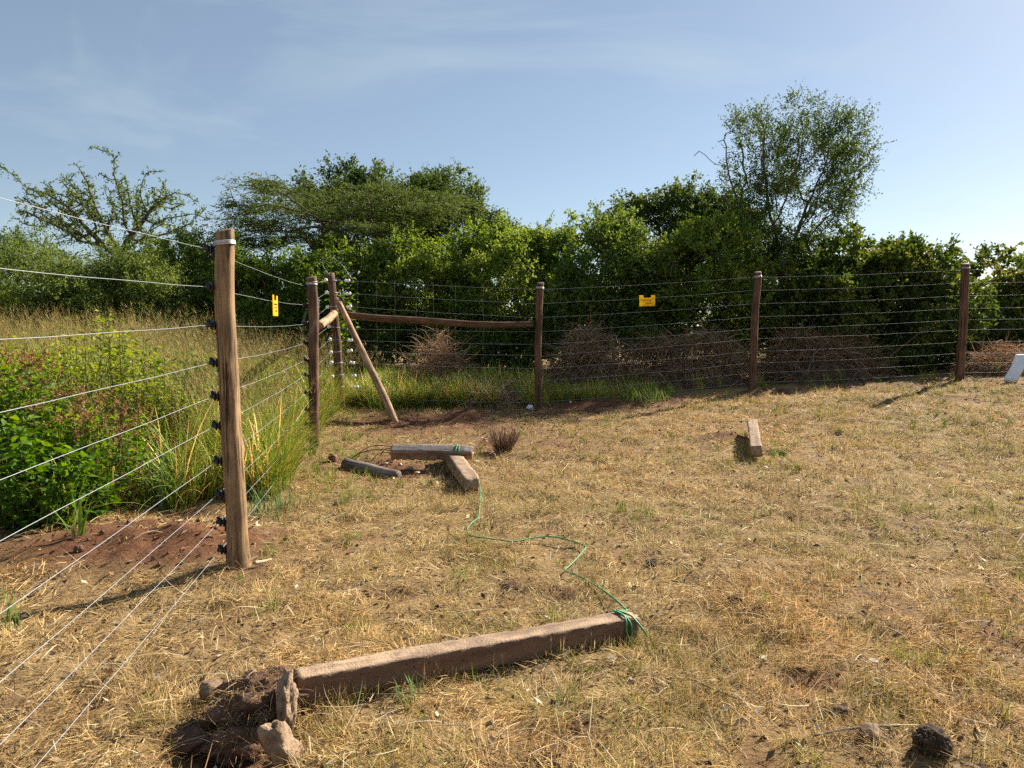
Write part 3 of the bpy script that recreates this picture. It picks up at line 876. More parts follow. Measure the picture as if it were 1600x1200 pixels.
def limb_mesh(name, Nn, parent, tip=0.008, expo=2.3, mat=None, sides=5, rmax=0.2):
    n = len(Nn)
    cnt = np.zeros(n)
    for i in range(n - 1, 0, -1):
        if cnt[i] == 0: cnt[i] = 1
        cnt[parent[i]] += cnt[i]
    r = np.minimum(tip * np.maximum(cnt, 1) ** (1 / expo), rmax)
    e = np.arange(1, n); p = parent[1:]
    A, B = Nn[p], Nn[e]
    ra, rb = np.minimum(r[p], r[e] * 1.35), r[e]
    T = unit(B - A)
    ref = np.where(np.abs(T[:, 2:3]) < 0.9, np.array([[0, 0, 1.0]]), np.array([[1.0, 0, 0]]))
    X = unit(np.cross(T, ref)); Y = np.cross(T, X)
    a = np.arange(sides) * 2 * PI / sides
    ring = np.cos(a)[None, :, None] * X[:, None] + np.sin(a)[None, :, None] * Y[:, None]
    V = np.concatenate([A[:, None] + ring * ra[:, None, None], (B + T * rb[:, None] * 0.4)[:, None] + ring * rb[:, None, None]], 1).reshape(-1, 3)
    m = len(e)
    i = (np.arange(m) * 2 * sides)[:, None]
    Fq = np.concatenate([i + np.array([[j, (j + 1) % sides, sides + (j + 1) % sides, sides + j]]) for j in range(sides)])
    return mesh_np(name, V, [Fq], mat, True), cnt

def clump_points(lobes, n, rough, inner, n_clump, r_clump):
    """points gathered into separate leafy masses over the lobes"""
    K, d = shell_points(lobes, n_clump, rough, inner)
    k = rng.integers(0, n_clump, n)
    r = r_clump * U(0.6, 1.35, n_clump)
    off = unit(rng.normal(0, 1, (n, 3))) * (rng.random(n) ** 0.5)[:, None] * r[k][:, None] * np.array([1, 1, 0.75])
    return K[k] + off, k

def shell_points(lobes, n, rough=0.25, inner=0.45, zmin=None):
    """points in the crown's lobes, most of them near the surface"""
    lobes = np.array(lobes, float)
    w = (lobes[:, 3] * lobes[:, 4] * lobes[:, 5]) ** 0.67
    k = rng.choice(len(lobes), n, p=w / w.sum())
    d = unit(rng.normal(0, 1, (n, 3)))
    rad = inner + (1 - inner) * rng.random(n) ** 0.55
    rad *= 1 + rough * rng.normal(0, 0.6, n)
    P = lobes[k, :3] + d * lobes[k, 3:6] * rad[:, None]
    return P, d

def make_crown_tree(name, label, cat, base, lobes, mat, n_cl, leaf=(0.075, 0.042), n_sprig=4, n_leaf=7, slen=0.3, spread=0.6,
                    bark='bark', n_attr=130, stems=3, trunk_h=0.5, group=None, rough=0.22, inner=0.45, tip=0.008, tint_var=0.18, tint_mid=0.45, clump=0.42, shoots=22, shoot_len=1.0, limb_step=0.25, up=0.25):
    base = np.array([base[0], base[1], h1(base[0], base[1])])
    root = empty(name, base)
    tag(root, label, cat, group)
    lobes = [(a, b, c, max(rx - clump * 0.6, rx * 0.5), max(ry - clump * 0.6, ry * 0.5), max(rz - clump * 0.7, rz * 0.45)) for (a, b, c, rx, ry, rz) in lobes]
    nk = max(24, n_cl // 14)
    C, ck = clump_points(lobes, n_cl, rough, inner, nk, clump)
    kt = rng.normal(0, tint_var, nk)[ck]
    keep = C[:, 2] > base[2] + 0.15
    C, kt = C[keep], kt[keep]
    # leading shoots that break the outline
    sh, ns = [], shoots
    S0, sd = shell_points(lobes, ns * 4, 0.1, 0.95)
    S0 = S0[np.argsort(-S0[:, 2] + rng.normal(0, 0.5, len(S0)))[:ns]]
    for q in S0:
        dd = unit(np.array([rng.normal(0, 0.35), rng.normal(0, 0.35), 1.0])); L_ = rng.uniform(0.2, 0.55) * shoot_len
        for t_ in np.arange(0, L_, 0.09): sh.append(q + dd * t_ + rng.normal(0, 0.02, 3))
    if sh:
        C = np.concatenate([C, np.array(sh)]); kt = np.concatenate([kt, rng.normal(0.1, 0.1, len(sh))])
    out = unit(C - np.array(lobes)[:, :3].mean(0))
    P, ax, cl = sprigs(C, out, n_sprig, n_leaf, slen, spread, up)
    ctint = tint_mid + kt + rng.normal(0, 0.08, len(C))
    tint = ctint[cl] + rng.normal(0, 0.14, len(P))
    k = P[:, 2] > base[2] + 0.03
    P, ax, tint = P[k], ax[k], tint[k]
    cs_ = U(0.62, 1.35, len(C))[cl][k]
    L = leaf[0] * U(0.6, 1.3, len(P)) * cs_; W = leaf[1] * U(0.7, 1.3, len(P)) * cs_
    cm = leaf_mesh('crown', P - base, ax, L, W, M[mat], tint)
    obj('crown', cm, root)
    A = C[rng.choice(len(C), min(n_attr, len(C)), replace=False)]
    Nn, par = colonize(A, base - np.array([0, 0, 0.1]), limb_step, 1.8, limb_step * 1.8, 120, 0.05, stems, trunk_h)
    tm, _ = limb_mesh('trunk', Nn - base, par, tip, 2.2, M[bark])
    obj('trunk', tm, root)
    return root

def lobe_px(px, py, Y, wpx, hpx, depth=None):
    """an ellipsoid whose outline is wpx by hpx pixels in the photograph, at distance Y"""
    p = at(px, py, Y); s = Y / F_PX
    rx, rz = wpx * s / 2, hpx * s / 2
    return (p[0], p[1], p[2], rx, depth if depth else rx * 0.9, rz)

# --- front row behind the back fence, from right to left
make_crown_tree('vine_thicket', 'broad dome of vine-covered thicket behind the back fence at right', 'thicket', (at(1350, 560, 16.4)[0], 16.4),
    [lobe_px(1360, 485, 16.6, 290, 240, 1.4), lobe_px(1270, 495, 16.3, 180, 250, 1.1), lobe_px(1450, 500, 16.6, 170, 230, 1.3), lobe_px(1300, 425, 16.8, 180, 120, 1.1), lobe_px(1350, 425, 16.9, 170, 120, 1.1), lobe_px(1405, 430, 16.9, 200, 120, 1.1), lobe_px(1350, 550, 16.0, 320, 100, 0.8)],
    'lf_vine', 2700, (0.095, 0.068), 4, 5, 0.28, 0.6, n_attr=120, tint_var=0.13, shoots=34, tint_mid=0.38, inner=0.2)
make_crown_tree('leafy_bush', 'low sunlit bush beyond the last fence post at right edge', 'bush', (at(1560, 540, 18.5)[0], 18.5),
    [lobe_px(1545, 490, 18.5, 200, 200), lobe_px(1620, 495, 18.5, 200, 190), lobe_px(1570, 540, 18.0, 240, 120, 1.0), lobe_px(1500, 510, 18.2, 120, 160)],
    'lf_vine', 1500, (0.10, 0.07), 4, 5, 0.28, 0.7, tint_mid=0.45, inner=0.25)
make_crown_tree('leafy_bush', 'bright green bush left of the tall tree behind the back fence', 'bush', (at(1110, 560, 16.8)[0], 16.8),
    [lobe_px(1105, 430, 16.8, 190, 180), lobe_px(1060, 470, 16.5, 130, 160), lobe_px(1160, 480, 16.5, 130, 200), lobe_px(1110, 380, 17.0, 120, 90)],
    'lf_bright', 1250, (0.08, 0.046), 4, 6, 0.3, 0.65, tint_mid=0.5, tint_var=0.26)
make_crown_tree('leafy_bush', 'dark olive bush behind the yellow sign on the back fence', 'bush', (at(960, 560, 17.0)[0], 17.0),
    [lobe_px(955, 430, 17.0, 170, 200), lobe_px(910, 460, 16.8, 110, 180), lobe_px(1000, 480, 16.6, 130, 190), lobe_px(960, 375, 17.4, 110, 90)],
    'lf_mid', 1250, (0.08, 0.046), 4, 6, 0.32, 0.65, tint_mid=0.5, tint_var=0.26)
make_crown_tree('leafy_bush', 'sunlit bright green bush behind the fence post with white scrap', 'bush', (at(800, 560, 18.6)[0], 18.6),
    [lobe_px(805, 440, 18.6, 200, 170), lobe_px(740, 470, 18.4, 140, 150), lobe_px(870, 450, 18.4, 140, 190), lobe_px(790, 390, 19.0, 150, 90), lobe_px(850, 400, 18.8, 120, 90)],
    'lf_bright', 1350, (0.08, 0.046), 4, 7, 0.3, 0.65, tint_mid=0.5)
make_crown_tree('leafy_bush', 'bright leafy bush directly behind the long brace rail', 'bush', (at(640, 540, 18.4)[0], 18.4),
    [lobe_px(640, 440, 18.4, 180, 150), lobe_px(580, 455, 18.2, 120, 150), lobe_px(700, 460, 18.2, 120, 150), lobe_px(640, 415, 18.8, 150, 70)],
    'lf_bright', 1200, (0.08, 0.046), 4, 7, 0.3, 0.65, tint_mid=0.5)
make_crown_tree('leafy_bush', 'dark green bush under the left side of the flat-topped tree', 'bush', (at(440, 520, 18.0)[0], 18.0),
    [lobe_px(440, 455, 18.0, 210, 130), lobe_px(380, 450, 18.5, 130, 130), lobe_px(510, 455, 17.6, 130, 150), lobe_px(430, 500, 18.0, 240, 90, 0.8)],
    'lf_bright', 1100, (0.075, 0.042), 4, 7, 0.3, 0.65, tint_mid=0.35)
# --- low undergrowth that closes the foot of the hedge
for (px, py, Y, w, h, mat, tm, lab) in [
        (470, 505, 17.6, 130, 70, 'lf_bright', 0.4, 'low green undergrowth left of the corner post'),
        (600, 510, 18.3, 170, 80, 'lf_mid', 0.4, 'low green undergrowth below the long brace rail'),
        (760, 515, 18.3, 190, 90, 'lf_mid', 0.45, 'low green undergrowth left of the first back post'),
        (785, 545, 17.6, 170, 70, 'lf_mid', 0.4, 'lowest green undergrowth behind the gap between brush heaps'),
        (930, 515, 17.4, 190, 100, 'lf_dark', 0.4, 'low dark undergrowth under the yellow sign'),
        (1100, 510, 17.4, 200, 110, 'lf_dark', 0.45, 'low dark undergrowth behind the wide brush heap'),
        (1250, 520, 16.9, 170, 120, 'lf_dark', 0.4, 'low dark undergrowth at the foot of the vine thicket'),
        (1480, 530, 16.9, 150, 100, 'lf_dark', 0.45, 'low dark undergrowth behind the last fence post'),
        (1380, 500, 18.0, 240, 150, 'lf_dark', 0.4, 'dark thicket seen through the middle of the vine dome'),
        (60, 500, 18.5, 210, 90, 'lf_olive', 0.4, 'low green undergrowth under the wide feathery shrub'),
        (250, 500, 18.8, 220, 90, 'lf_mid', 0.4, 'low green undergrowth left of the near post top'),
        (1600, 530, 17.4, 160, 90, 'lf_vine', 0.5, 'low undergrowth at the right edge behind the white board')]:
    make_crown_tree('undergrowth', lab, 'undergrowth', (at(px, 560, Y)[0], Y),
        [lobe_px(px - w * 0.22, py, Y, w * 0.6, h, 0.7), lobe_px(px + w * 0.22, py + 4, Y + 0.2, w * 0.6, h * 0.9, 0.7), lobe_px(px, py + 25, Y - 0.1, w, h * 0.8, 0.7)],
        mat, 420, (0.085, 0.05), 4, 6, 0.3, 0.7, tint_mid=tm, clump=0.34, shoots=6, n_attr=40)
# --- left field shrubs
make_crown_tree('feathery_shrub', 'wide feathery green shrub at the left edge of the field', 'shrub', (at(60, 520, 17)[0], 17),
    [lobe_px(40, 440, 17, 190, 150), lobe_px(-30, 430, 17, 150, 160), lobe_px(110, 470, 16.6, 170, 120), lobe_px(30, 390, 17.3, 130, 90), lobe_px(50, 500, 16.8, 260, 110, 0.8)],
    'lf_olive', 1150, (0.055, 0.026), 5, 8, 0.34, 0.55, tint_mid=0.5, up=0.05)
make_crown_tree('feathery_shrub', 'feathery drooping shrub with slanting bare branch beyond left wires', 'shrub', (at(190, 520, 17.5)[0], 17.5),
    [lobe_px(190, 440, 17.5, 190, 130), lobe_px(150, 470, 17, 160, 110), lobe_px(250, 470, 17, 140, 100), lobe_px(200, 500, 17.2, 240, 100, 0.8)],
    'lf_olive', 1000, (0.055, 0.026), 5, 8, 0.36, 0.5, tint_mid=0.55, up=0.0)
make_crown_tree('leafy_bush', 'dense green bush right behind the near fence post top', 'bush', (at(300, 520, 19)[0], 19),
    [lobe_px(300, 435, 19, 170, 140), lobe_px(250, 420, 19.5, 150, 100), lobe_px(345, 445, 18.8, 110, 140), lobe_px(310, 495, 19, 220, 100, 0.8)],
    'lf_mid', 900, (0.08, 0.045), 4, 6, 0.3, 0.65, tint_mid=0.5)
# --- second row
make_crown_tree('round_tree', 'dark rounded tree crown rising behind the flat-topped tree', 'tree', (at(560, 520, 25)[0], 25),
    [lobe_px(545, 305, 25, 170, 130), lobe_px(595, 318, 25, 150, 110), lobe_px(510, 325, 25, 110, 100), lobe_px(640, 335, 25, 130, 110), lobe_px(570, 380, 25, 190, 140)],
    'lf_dark', 1600, (0.09, 0.05), 4, 7, 0.36, 0.6, trunk_h=2.0, stems=2, tint_mid=0.5, shoots=10, shoot_len=0.6)
make_crown_tree('round_tree', 'dark airy tree sloping down right of the flat-topped tree', 'tree', (at(690, 520, 24)[0], 24),
    [lobe_px(675, 318, 24, 150, 120), lobe_px(720, 350, 23.5, 120, 130), lobe_px(660, 360, 24, 140, 120), lobe_px(770, 385, 23, 120, 100)],
    'lf_dark', 1400, (0.09, 0.05), 4, 7, 0.4, 0.65, trunk_h=1.6, stems=2, tint_mid=0.6)
make_crown_tree('round_tree', 'dark green tree clump between the sign and the tall tree', 'tree', (at(1050, 520, 20)[0], 20),
    [lobe_px(1070, 345, 20, 130, 100), lobe_px(990, 345, 20.3, 110, 80), lobe_px(1130, 350, 20, 110, 110), lobe_px(1050, 420, 20, 230, 120)],
    'lf_dark', 1700, (0.085, 0.048), 4, 7, 0.36, 0.6, trunk_h=1.2, tint_mid=0.5)
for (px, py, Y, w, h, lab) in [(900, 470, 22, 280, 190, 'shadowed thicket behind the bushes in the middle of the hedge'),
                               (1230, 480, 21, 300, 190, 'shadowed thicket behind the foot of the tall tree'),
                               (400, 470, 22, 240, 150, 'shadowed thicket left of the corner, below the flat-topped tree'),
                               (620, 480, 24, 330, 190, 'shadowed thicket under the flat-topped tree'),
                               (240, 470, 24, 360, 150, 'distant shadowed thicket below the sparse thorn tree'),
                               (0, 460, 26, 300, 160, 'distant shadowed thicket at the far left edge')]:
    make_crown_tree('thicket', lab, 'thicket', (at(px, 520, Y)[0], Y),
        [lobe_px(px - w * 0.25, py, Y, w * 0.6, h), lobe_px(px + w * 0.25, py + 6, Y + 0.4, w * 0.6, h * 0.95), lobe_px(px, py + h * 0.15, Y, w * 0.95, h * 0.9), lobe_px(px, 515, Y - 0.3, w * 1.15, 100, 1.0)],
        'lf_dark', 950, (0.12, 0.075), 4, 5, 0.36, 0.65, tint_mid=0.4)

# --- tall airy tree at right
def tall_tree():
    Y = 18.0
    b = at(1225, 540, Y); base = np.array([b[0], Y, h1(b[0], Y)])
    root = empty('tall_tree', base); tag(root, 'tall airy tree with dark stems rising above the hedge at right', 'tree')
    lobes = [lobe_px(1220, 270, Y, 190, 200, 1.3), lobe_px(1290, 260, Y, 130, 150, 1.0), lobe_px(1170, 270, Y, 110, 170, 1.0), lobe_px(1205, 200, Y, 110, 80, 0.8), lobe_px(1300, 210, Y, 80, 70, 0.7), lobe_px(1335, 265, Y, 75, 80, 0.7), lobe_px(1150, 320, Y, 100, 110, 0.8), lobe_px(1290, 325, Y, 110, 100, 0.8)]
    A, d = shell_points(lobes, 620, 0.12, 0.1)
    low, _ = shell_points([lobe_px(1205, 380, Y, 130, 150, 1.0)], 160, 0.15, 0.2)
    bare = np.array([at(1130 + 20 * k - 18 * k, 245 - 12 * k, Y + 0.2 * k) for k in range(4)] + [at(1140, 215, Y), at(1115, 225, Y), at(1100, 220, Y), at(1125, 205, Y), at(1145, 200, Y), at(1110, 262, Y), at(1130, 265, Y), at(1095, 252, Y), at(1108, 235, Y), at(1120, 215, Y), at(1135, 195, Y), at(1078, 250, Y)])
    Nn, par = colonize(np.concatenate([A, low, bare]), base - np.array([0, 0, 0.1]), 0.16, 1.5, 0.26, 220, 0.06, 4, 1.3, 0.22)
    tm, cnt = limb_mesh('trunk', Nn - base, par, 0.008, 2.1, M['bark'], 5, 0.13)
    obj('trunk', tm, root)
    left = at(1140, 230, Y)[0]
    k = (cnt <= 4) & (Nn[:, 2] > base[2] + 2.0) & (Nn[:, 0] > left)
    T = Nn[k]; out = unit(T - at(1230, 330, Y))
    ex, _ = clump_points(lobes + [lobe_px(1225, 345, Y, 130, 110, 0.9), lobe_px(1225, 400, Y, 110, 110, 0.9), lobe_px(1195, 380, Y, 110, 120, 0.9)], 1900, 0.22, 0.25, 150, 0.36)
    T2 = np.concatenate([T[rng.choice(len(T), min(len(T), 1500), replace=False)], ex[ex[:, 0] > left]])
    P, ax, cl = sprigs(T2, unit(T2 - at(1230, 340, Y)), 3, 8, 0.42, 0.5, 0.15)
    thin = rng.random(len(T2)) < np.where(T2[:, 2] > at(0, 330, Y)[2], 0.80, 0.98)
    kk = thin[cl]
    P, ax, cl = P[kk], ax[kk], cl[kk]
    tint = 0.5 + rng.normal(0, 0.18, len(T2))[cl] + rng.normal(0, 0.14, len(P))
    obj('crown', leaf_mesh('crown', P - base, ax, 0.066 * U(0.6, 1.3, len(P)), 0.030 * U(0.7, 1.3, len(P)), M['lf_dark'], tint), root)
tall_tree()

# --- flat-topped acacia
def flat_acacia():
    Y = 20.5
    b = at(565, 520, Y); base = np.array([b[0], Y, h1(b[0], Y)])
    root = empty('acacia_tree', base); tag(root, 'flat-topped acacia with layered olive canopy left of the middle', 'tree')
    pads = []
    spec = [(440, 300, 130, 20), (400, 325, 120, 22), (480, 325, 150, 22), (560, 312, 150, 20), (640, 308, 150, 20), (690, 312, 80, 18), (390, 350, 110, 24), (450, 352, 130, 22),
            (530, 340, 160, 22), (610, 335, 150, 20), (680, 332, 100, 20), (370, 375, 90, 26), (430, 378, 120, 24), (500, 368, 120, 20), (590, 360, 120, 20), (650, 352, 100, 18), (415, 290, 90, 16), (600, 300, 120, 16)]
    for i, (px, py, w, h) in enumerate(spec):
        pads.append(lobe_px(px, py + rng.uniform(-5, 6), Y + rng.uniform(-1.5, 1.3), w * 1.1, h * 1.1, 1.1))
    A, _ = shell_points(pads, 520, 0.1, 0.1)
    arms = [at(350, 294, Y), at(365, 288, Y), at(380, 290, Y), at(395, 278, Y), at(412, 283, Y), at(430, 272, Y), at(440, 280, Y), at(385, 300, Y), at(360, 296, Y)]
    Nn, par = colonize(np.concatenate([A, np.array(arms)]), base - np.array([0, 0, 0.1]), 0.2, 1.6, 0.3, 220, 0.0, 3, 1.5, 0.35)
    tm, cnt = limb_mesh('trunk', Nn - base, par, 0.010, 2.1, M['bark'], 5, 0.16)
    obj('trunk', tm, root)
    C, d = shell_points(pads, 1750, 0.38, 0.15)
    tips = Nn[(cnt <= 3) & (Nn[:, 2] > base[2] + 2.6)]
    C = np.concatenate([C, tips])
    out = unit((C - base) * np.array([1, 1, 0.1]))
    P, ax, cl = sprigs(C, out, 4, 9, 0.30, np.array([0.6, 0.6, 0.24]), 0.05)
    ax = ax * np.array([1, 1, 0.5])
    tint = 0.5 + rng.normal(0, 0.14, len(C))[cl] + rng.normal(0, 0.12, len(P))
    obj('crown', leaf_mesh('crown', P - base, ax, 0.055 * U(0.6, 1.3, len(P)), 0.028 * U(0.7, 1.3, len(P)), M['lf_acacia'], tint, 0.15), root)
flat_acacia()

# --- sparse thorn tree at left
def thorn_tree():
    Y = 25.0
    b = at(165, 500, Y); base = np.array([b[0], Y, h1(b[0], Y)])
    root = empty('thorn_tree', base); tag(root, 'sparse thorn tree with arching fan of branches against the sky at left', 'tree')
    A, _ = shell_points([lobe_px(170, 335, Y, 240, 130, 1.8), lobe_px(90, 325, Y, 130, 90, 1.2), lobe_px(250, 340, Y, 110, 110, 1.2)], 760, 0.08, 0.15)
    arms = []
    def arc(pts, dy=0.0):
        for i in range(len(pts) - 1):
            for t in (0, 0.33, 0.66):
                q = np.array(pts[i]) * (1 - t) + np.array(pts[i + 1]) * t
                arms.append(at(q[0], q[1], Y + dy))
        arms.append(at(pts[-1][0], pts[-1][1], Y + dy))
    arc([(185, 300), (186, 260), (188, 240), (165, 228), (138, 229)])
    arc([(190, 265), (192, 250)])
    arc([(220, 300), (225, 270), (240, 262), (252, 270)])
    arc([(145, 290), (120, 262), (112, 252)])
    arc([(70, 300), (35, 282), (15, 262), (-15, 256)], -0.3)
    arc([(60, 320), (30, 310), (22, 325)], 0.3)
    arc([(260, 310), (285, 298), (300, 305), (325, 325)], 0.2)
    arc([(270, 330), (300, 335), (330, 345)], -0.2)
    arc([(100, 290), (85, 275), (120, 268)], 0.4)
    Nn, par = colonize(np.concatenate([A, np.array(arms)]), base - np.array([0, 0, 0.1]), 0.17, 1.5, 0.24, 260, 0.05, 6, 1.2, 0.4)
    tm, cnt = limb_mesh('trunk', Nn - base, par, 0.014, 2.2, M['bark'], 4, 0.12)
    obj('trunk', tm, root)
    C = Nn[(cnt <= 40) & (Nn[:, 2] > base[2] + 2.2)]
    P, ax, cl = sprigs(C, unit(rng.normal(0, 1, (len(C), 3))), 3, 6, 0.19, 0.8, 0.1)
    tint = 0.45 + rng.normal(0, 0.16, len(C))[cl] + rng.normal(0, 0.12, len(P))
    obj('crown', leaf_mesh('crown', P - base, ax, 0.082 * U(0.6, 1.3, len(P)), 0.042 * U(0.7, 1.3, len(P)), M['lf_mid'], tint, 0.15), root)
thorn_tree()

# --- dead brush heaped behind the back fence
def brush_pile(label, px0, px1, ptop, Y, n, tint_mid=0.5):
    c = at((px0 + px1) / 2, 600, Y); z0 = h1(c[0], Y)
    base = np.array([c[0], Y, z0])
    rx = (px1 - px0) * Y / F_PX / 2
    hz = at(0, ptop, Y)[2] - z0
    root = empty('brush_pile', base); tag(root, label, 'brush pile', 'dead brush heaped behind the back fence')
    th = U(0, 2 * PI, n); rr = np.sqrt(U(0, 1, n))
    prof = 1 - rr ** 4
    lump = 0.35 + 0.9 * fbm(np.cos(th) * rr * rx + c[0], np.sin(th) * rr, 0.7, 7, 3)
    p = np.stack([rr * np.cos(th) * rx, rr * np.sin(th) * 0.65, hz * prof * lump * U(0.15, 1.0, n) ** 0.6], 1)
    az = U(0, 2 * PI, n)
    V, fq, ft, C, _ = blades(p, az, U(0.2, 0.75, n), U(R(-35), R(45), n), rng.normal(0.6, 0.9, n), U(0.007, 0.015, n), np.zeros((n, 3)), np.zeros((n, 3)), 3, U(-1, 1, n))
    t = np.clip(tint_mid + rng.normal(0, 0.25, n), 0, 1)
    fl = [fq, ft]
    tw = obj('twigs', mesh_np('twigs', V, fl, M['brush'], False, {'tint': np.repeat(t, 7)}), root)
    lb = MB()
    for q in range(int(9 * rx) + 4):
        a0 = rng.uniform(0, 2 * PI); p0 = np.array([rng.uniform(-0.9, 0.9) * rx, rng.uniform(-0.5, 0.4), rng.uniform(0.05, 0.6) * hz])
        L_ = rng.uniform(0.4, 1.1); el = rng.uniform(-0.3, 0.7); t_ = np.linspace(0, 1, 6)[:, None]
        lb.tube(p0 + t_ * L_ * np.array([math.cos(a0) * math.cos(el), math.sin(a0) * math.cos(el) * 0.6, math.sin(el)]) + rng.normal(0, 0.03, (6, 3)) * t_, np.linspace(0.014, 0.005, 6), 5, False)
    lb.build('dead_limbs', M['twig'], root)
    core = MB()
    a = np.linspace(0, 2 * PI, 15)[:-1]
    rings = [(0.95, -0.05), (0.8, 0.12), (0.55, 0.28), (0.3, 0.38)]
    Vc = np.concatenate([np.stack([np.cos(a) * rx * s * 0.92, np.sin(a) * 0.6 * s, np.full(14, hz * z) * (0.8 + 0.4 * rng.random(14))], 1) for s, z in rings] + [np.array([[0, 0, hz * 0.42]])])
    Fq = [[i * 14 + j, i * 14 + (j + 1) % 14, (i + 1) * 14 + (j + 1) % 14, (i + 1) * 14 + j] for i in range(3) for j in range(14)]
    Ft = [[42 + j, 42 + (j + 1) % 14, 56] for j in range(14)]
    core.add(Vc, Fq, Ft)
    core.build('matted_core', M['brush_core'], root, True)
brush_pile('small heap of dead brown brush behind the long brace rail', 640, 740, 512, 14.4, 1900, 0.55)
brush_pile('heap of dead brush right of the fence post with white scrap', 850, 990, 505, 15.2, 2800, 0.55)
brush_pile('wide heap of dead brush left of the next-to-last fence post', 960, 1190, 508, 15.4, 4200, 0.55)
brush_pile('heap of dead brush right of the next-to-last fence post', 1180, 1390, 508, 15.4, 3600, 0.45)
brush_pile('low heap of dead brush beyond the last post at right edge', 1500, 1640, 540, 15.2, 1400, 0.35)
brush_pile('flat matted heap of dry stalks left of the back post foot', 725, 810, 600, 13.2, 900, 0.75)

# ------------------------------------------------------------------ weeds in the left field
def weed(label, px, base_py, top_py, wpx, mat, n_stem, leaf, name='tall_weed', cat='weed', heads=None, Y=None, tint_mid=0.5, leaf_n=26, group=None):
    p = gp(px, base_py) if Y is None else np.array([at(px, 600, Y)[0], Y, 0])
    base = np.array([p[0], p[1], h1(p[0], p[1])])
    root = empty(name, base); tag(root, label, cat, group)
    Yd = p[1]
    hgt = at(px, top_py, Yd)[2] - base[2]
    rad = wpx * Yd / F_PX / 2
    mb = MB(); LP, LA, TP = [], [], []
    for s in range(n_stem):
        a, r = rng.uniform(0, 2 * PI), rad * math.sqrt(rng.random())
        top = np.array([math.cos(a) * r, math.sin(a) * r * 0.8, hgt * rng.uniform(0.65, 1.04) * (1 - 0.2 * (r / max(rad, 0.01)) ** 2)])
        b0 = np.array([top[0] * 0.45, top[1] * 0.45, -0.03])
        t = np.linspace(0, 1, 6)[:, None]
        P = b0 + (top - b0) * t + np.array([top[0], top[1], 0]) * 0.25 * (t * (1 - t)) + rng.normal(0, 0.012, (6, 3)) * t
        mb.tube(P, np.linspace(0.006, 0.0022, 6), 4, False)
        q = rng.random(leaf_n) ** 0.7
        LP.append(np.stack([np.interp(q, t[:, 0], P[:, i]) for i in range(3)], 1) + rng.normal(0, 0.02, (leaf_n, 3)))
        aa = rng.uniform(0, 2 * PI, leaf_n)
        LA.append(np.stack([np.cos(aa), np.sin(aa), rng.uniform(-0.5, 0.7, leaf_n)], 1))
        TP.append(P[-1])
    mb.build('stems', M['lf_mid'] if heads is None else M['twig'], root)
    LP, LA = np.concatenate(LP), np.concatenate(LA)
    n = len(LP)
    LP = LP + unit(LA) * U(0, 0.09, n)[:, None]
    tint = tint_mid + 0.35 * (LP[:, 2] / hgt - 0.5) + rng.normal(0, 0.18, n)
    obj('leaves', leaf_mesh('leaves', LP, LA, leaf[0] * U(0.6, 1.3, n), leaf[1] * U(0.6, 1.3, n), M[mat], tint), root)
    if heads:
        TP = np.array(TP)
        P, ax, cl = sprigs(TP, np.tile(np.array([0, 0, 1.0]), (len(TP), 1)), 7, 9, 0.13, 0.55, 0.6)
        obj('seed_heads', leaf_mesh('seed_heads', P, ax, 0.022 * U(0.6, 1.3, len(P)), 0.014, M[heads], 0.5 + rng.normal(0, 0.2, len(P))), root)

weed('leafy weed bush with brown seed heads at the left edge', 15, 800, 545, 190, 'lf_weed', 50, (0.065, 0.038), 'weed_bush', 'weed bush', 'lf_brown', tint_mid=0.4, leaf_n=54)
weed('broad-leaved dark green bush below the seed heads at left edge', 70, 825, 650, 180, 'lf_weed', 34, (0.075, 0.046), 'weed_bush', 'weed bush', tint_mid=0.3, leaf_n=46)
weed('yellow-tipped tall weed standing highest beyond the left wires', 190, 730, 485, 150, 'lf_yellow', 24, (0.075, 0.042), tint_mid=0.55, leaf_n=46)
weed('slender yellow-green weed left of the yellow-tipped tall weed', 112, 745, 500, 110, 'lf_yellow', 16, (0.07, 0.04), tint_mid=0.45, leaf_n=40)
weed('slender yellow-green weed nearest the near fence post', 232, 715, 500, 70, 'lf_yellow', 12, (0.065, 0.036), tint_mid=0.45, leaf_n=36)
weed('rusty-leaved weed bush above the bare soil patch', 165, 800, 620, 170, 'lf_weed', 40, (0.06, 0.034), 'weed_bush', 'weed bush', 'lf_brown', tint_mid=0.35, leaf_n=36)
weed('small round green weed between soil patch and rusty weed', 120, 815, 720, 110, 'lf_weed', 22, (0.06, 0.04), tint_mid=0.3, leaf_n=30)
weed('green weed bush behind the yellow-tipped weed', 215, 745, 560, 170, 'lf_yellow', 44, (0.06, 0.032), 'weed_bush', 'weed bush', tint_mid=0.4, leaf_n=38)
weed('dark green leafy bush just left of the near post', 300, 690, 540, 110, 'lf_weed', 34, (0.085, 0.032), 'weed_bush', 'weed bush', tint_mid=0.1, leaf_n=44)
weed('pale weed cluster in the far field left of the tall weeds', 40, 690, 545, 130, 'lf_yellow', 20, (0.06, 0.035), tint_mid=0.3, leaf_n=36)
weed('broad-leaved green weed just left of the second fence post', 462, 655, 575, 60, 'lf_weed', 12, (0.10, 0.05), tint_mid=0.35, leaf_n=18)
weed('leafy vine weed climbing beside the corner post top', 520, 640, 385, 90, 'lf_weed', 12, (0.11, 0.06), 'climbing_vine', 'vine', Y=15.6, tint_mid=0.6, leaf_n=30)

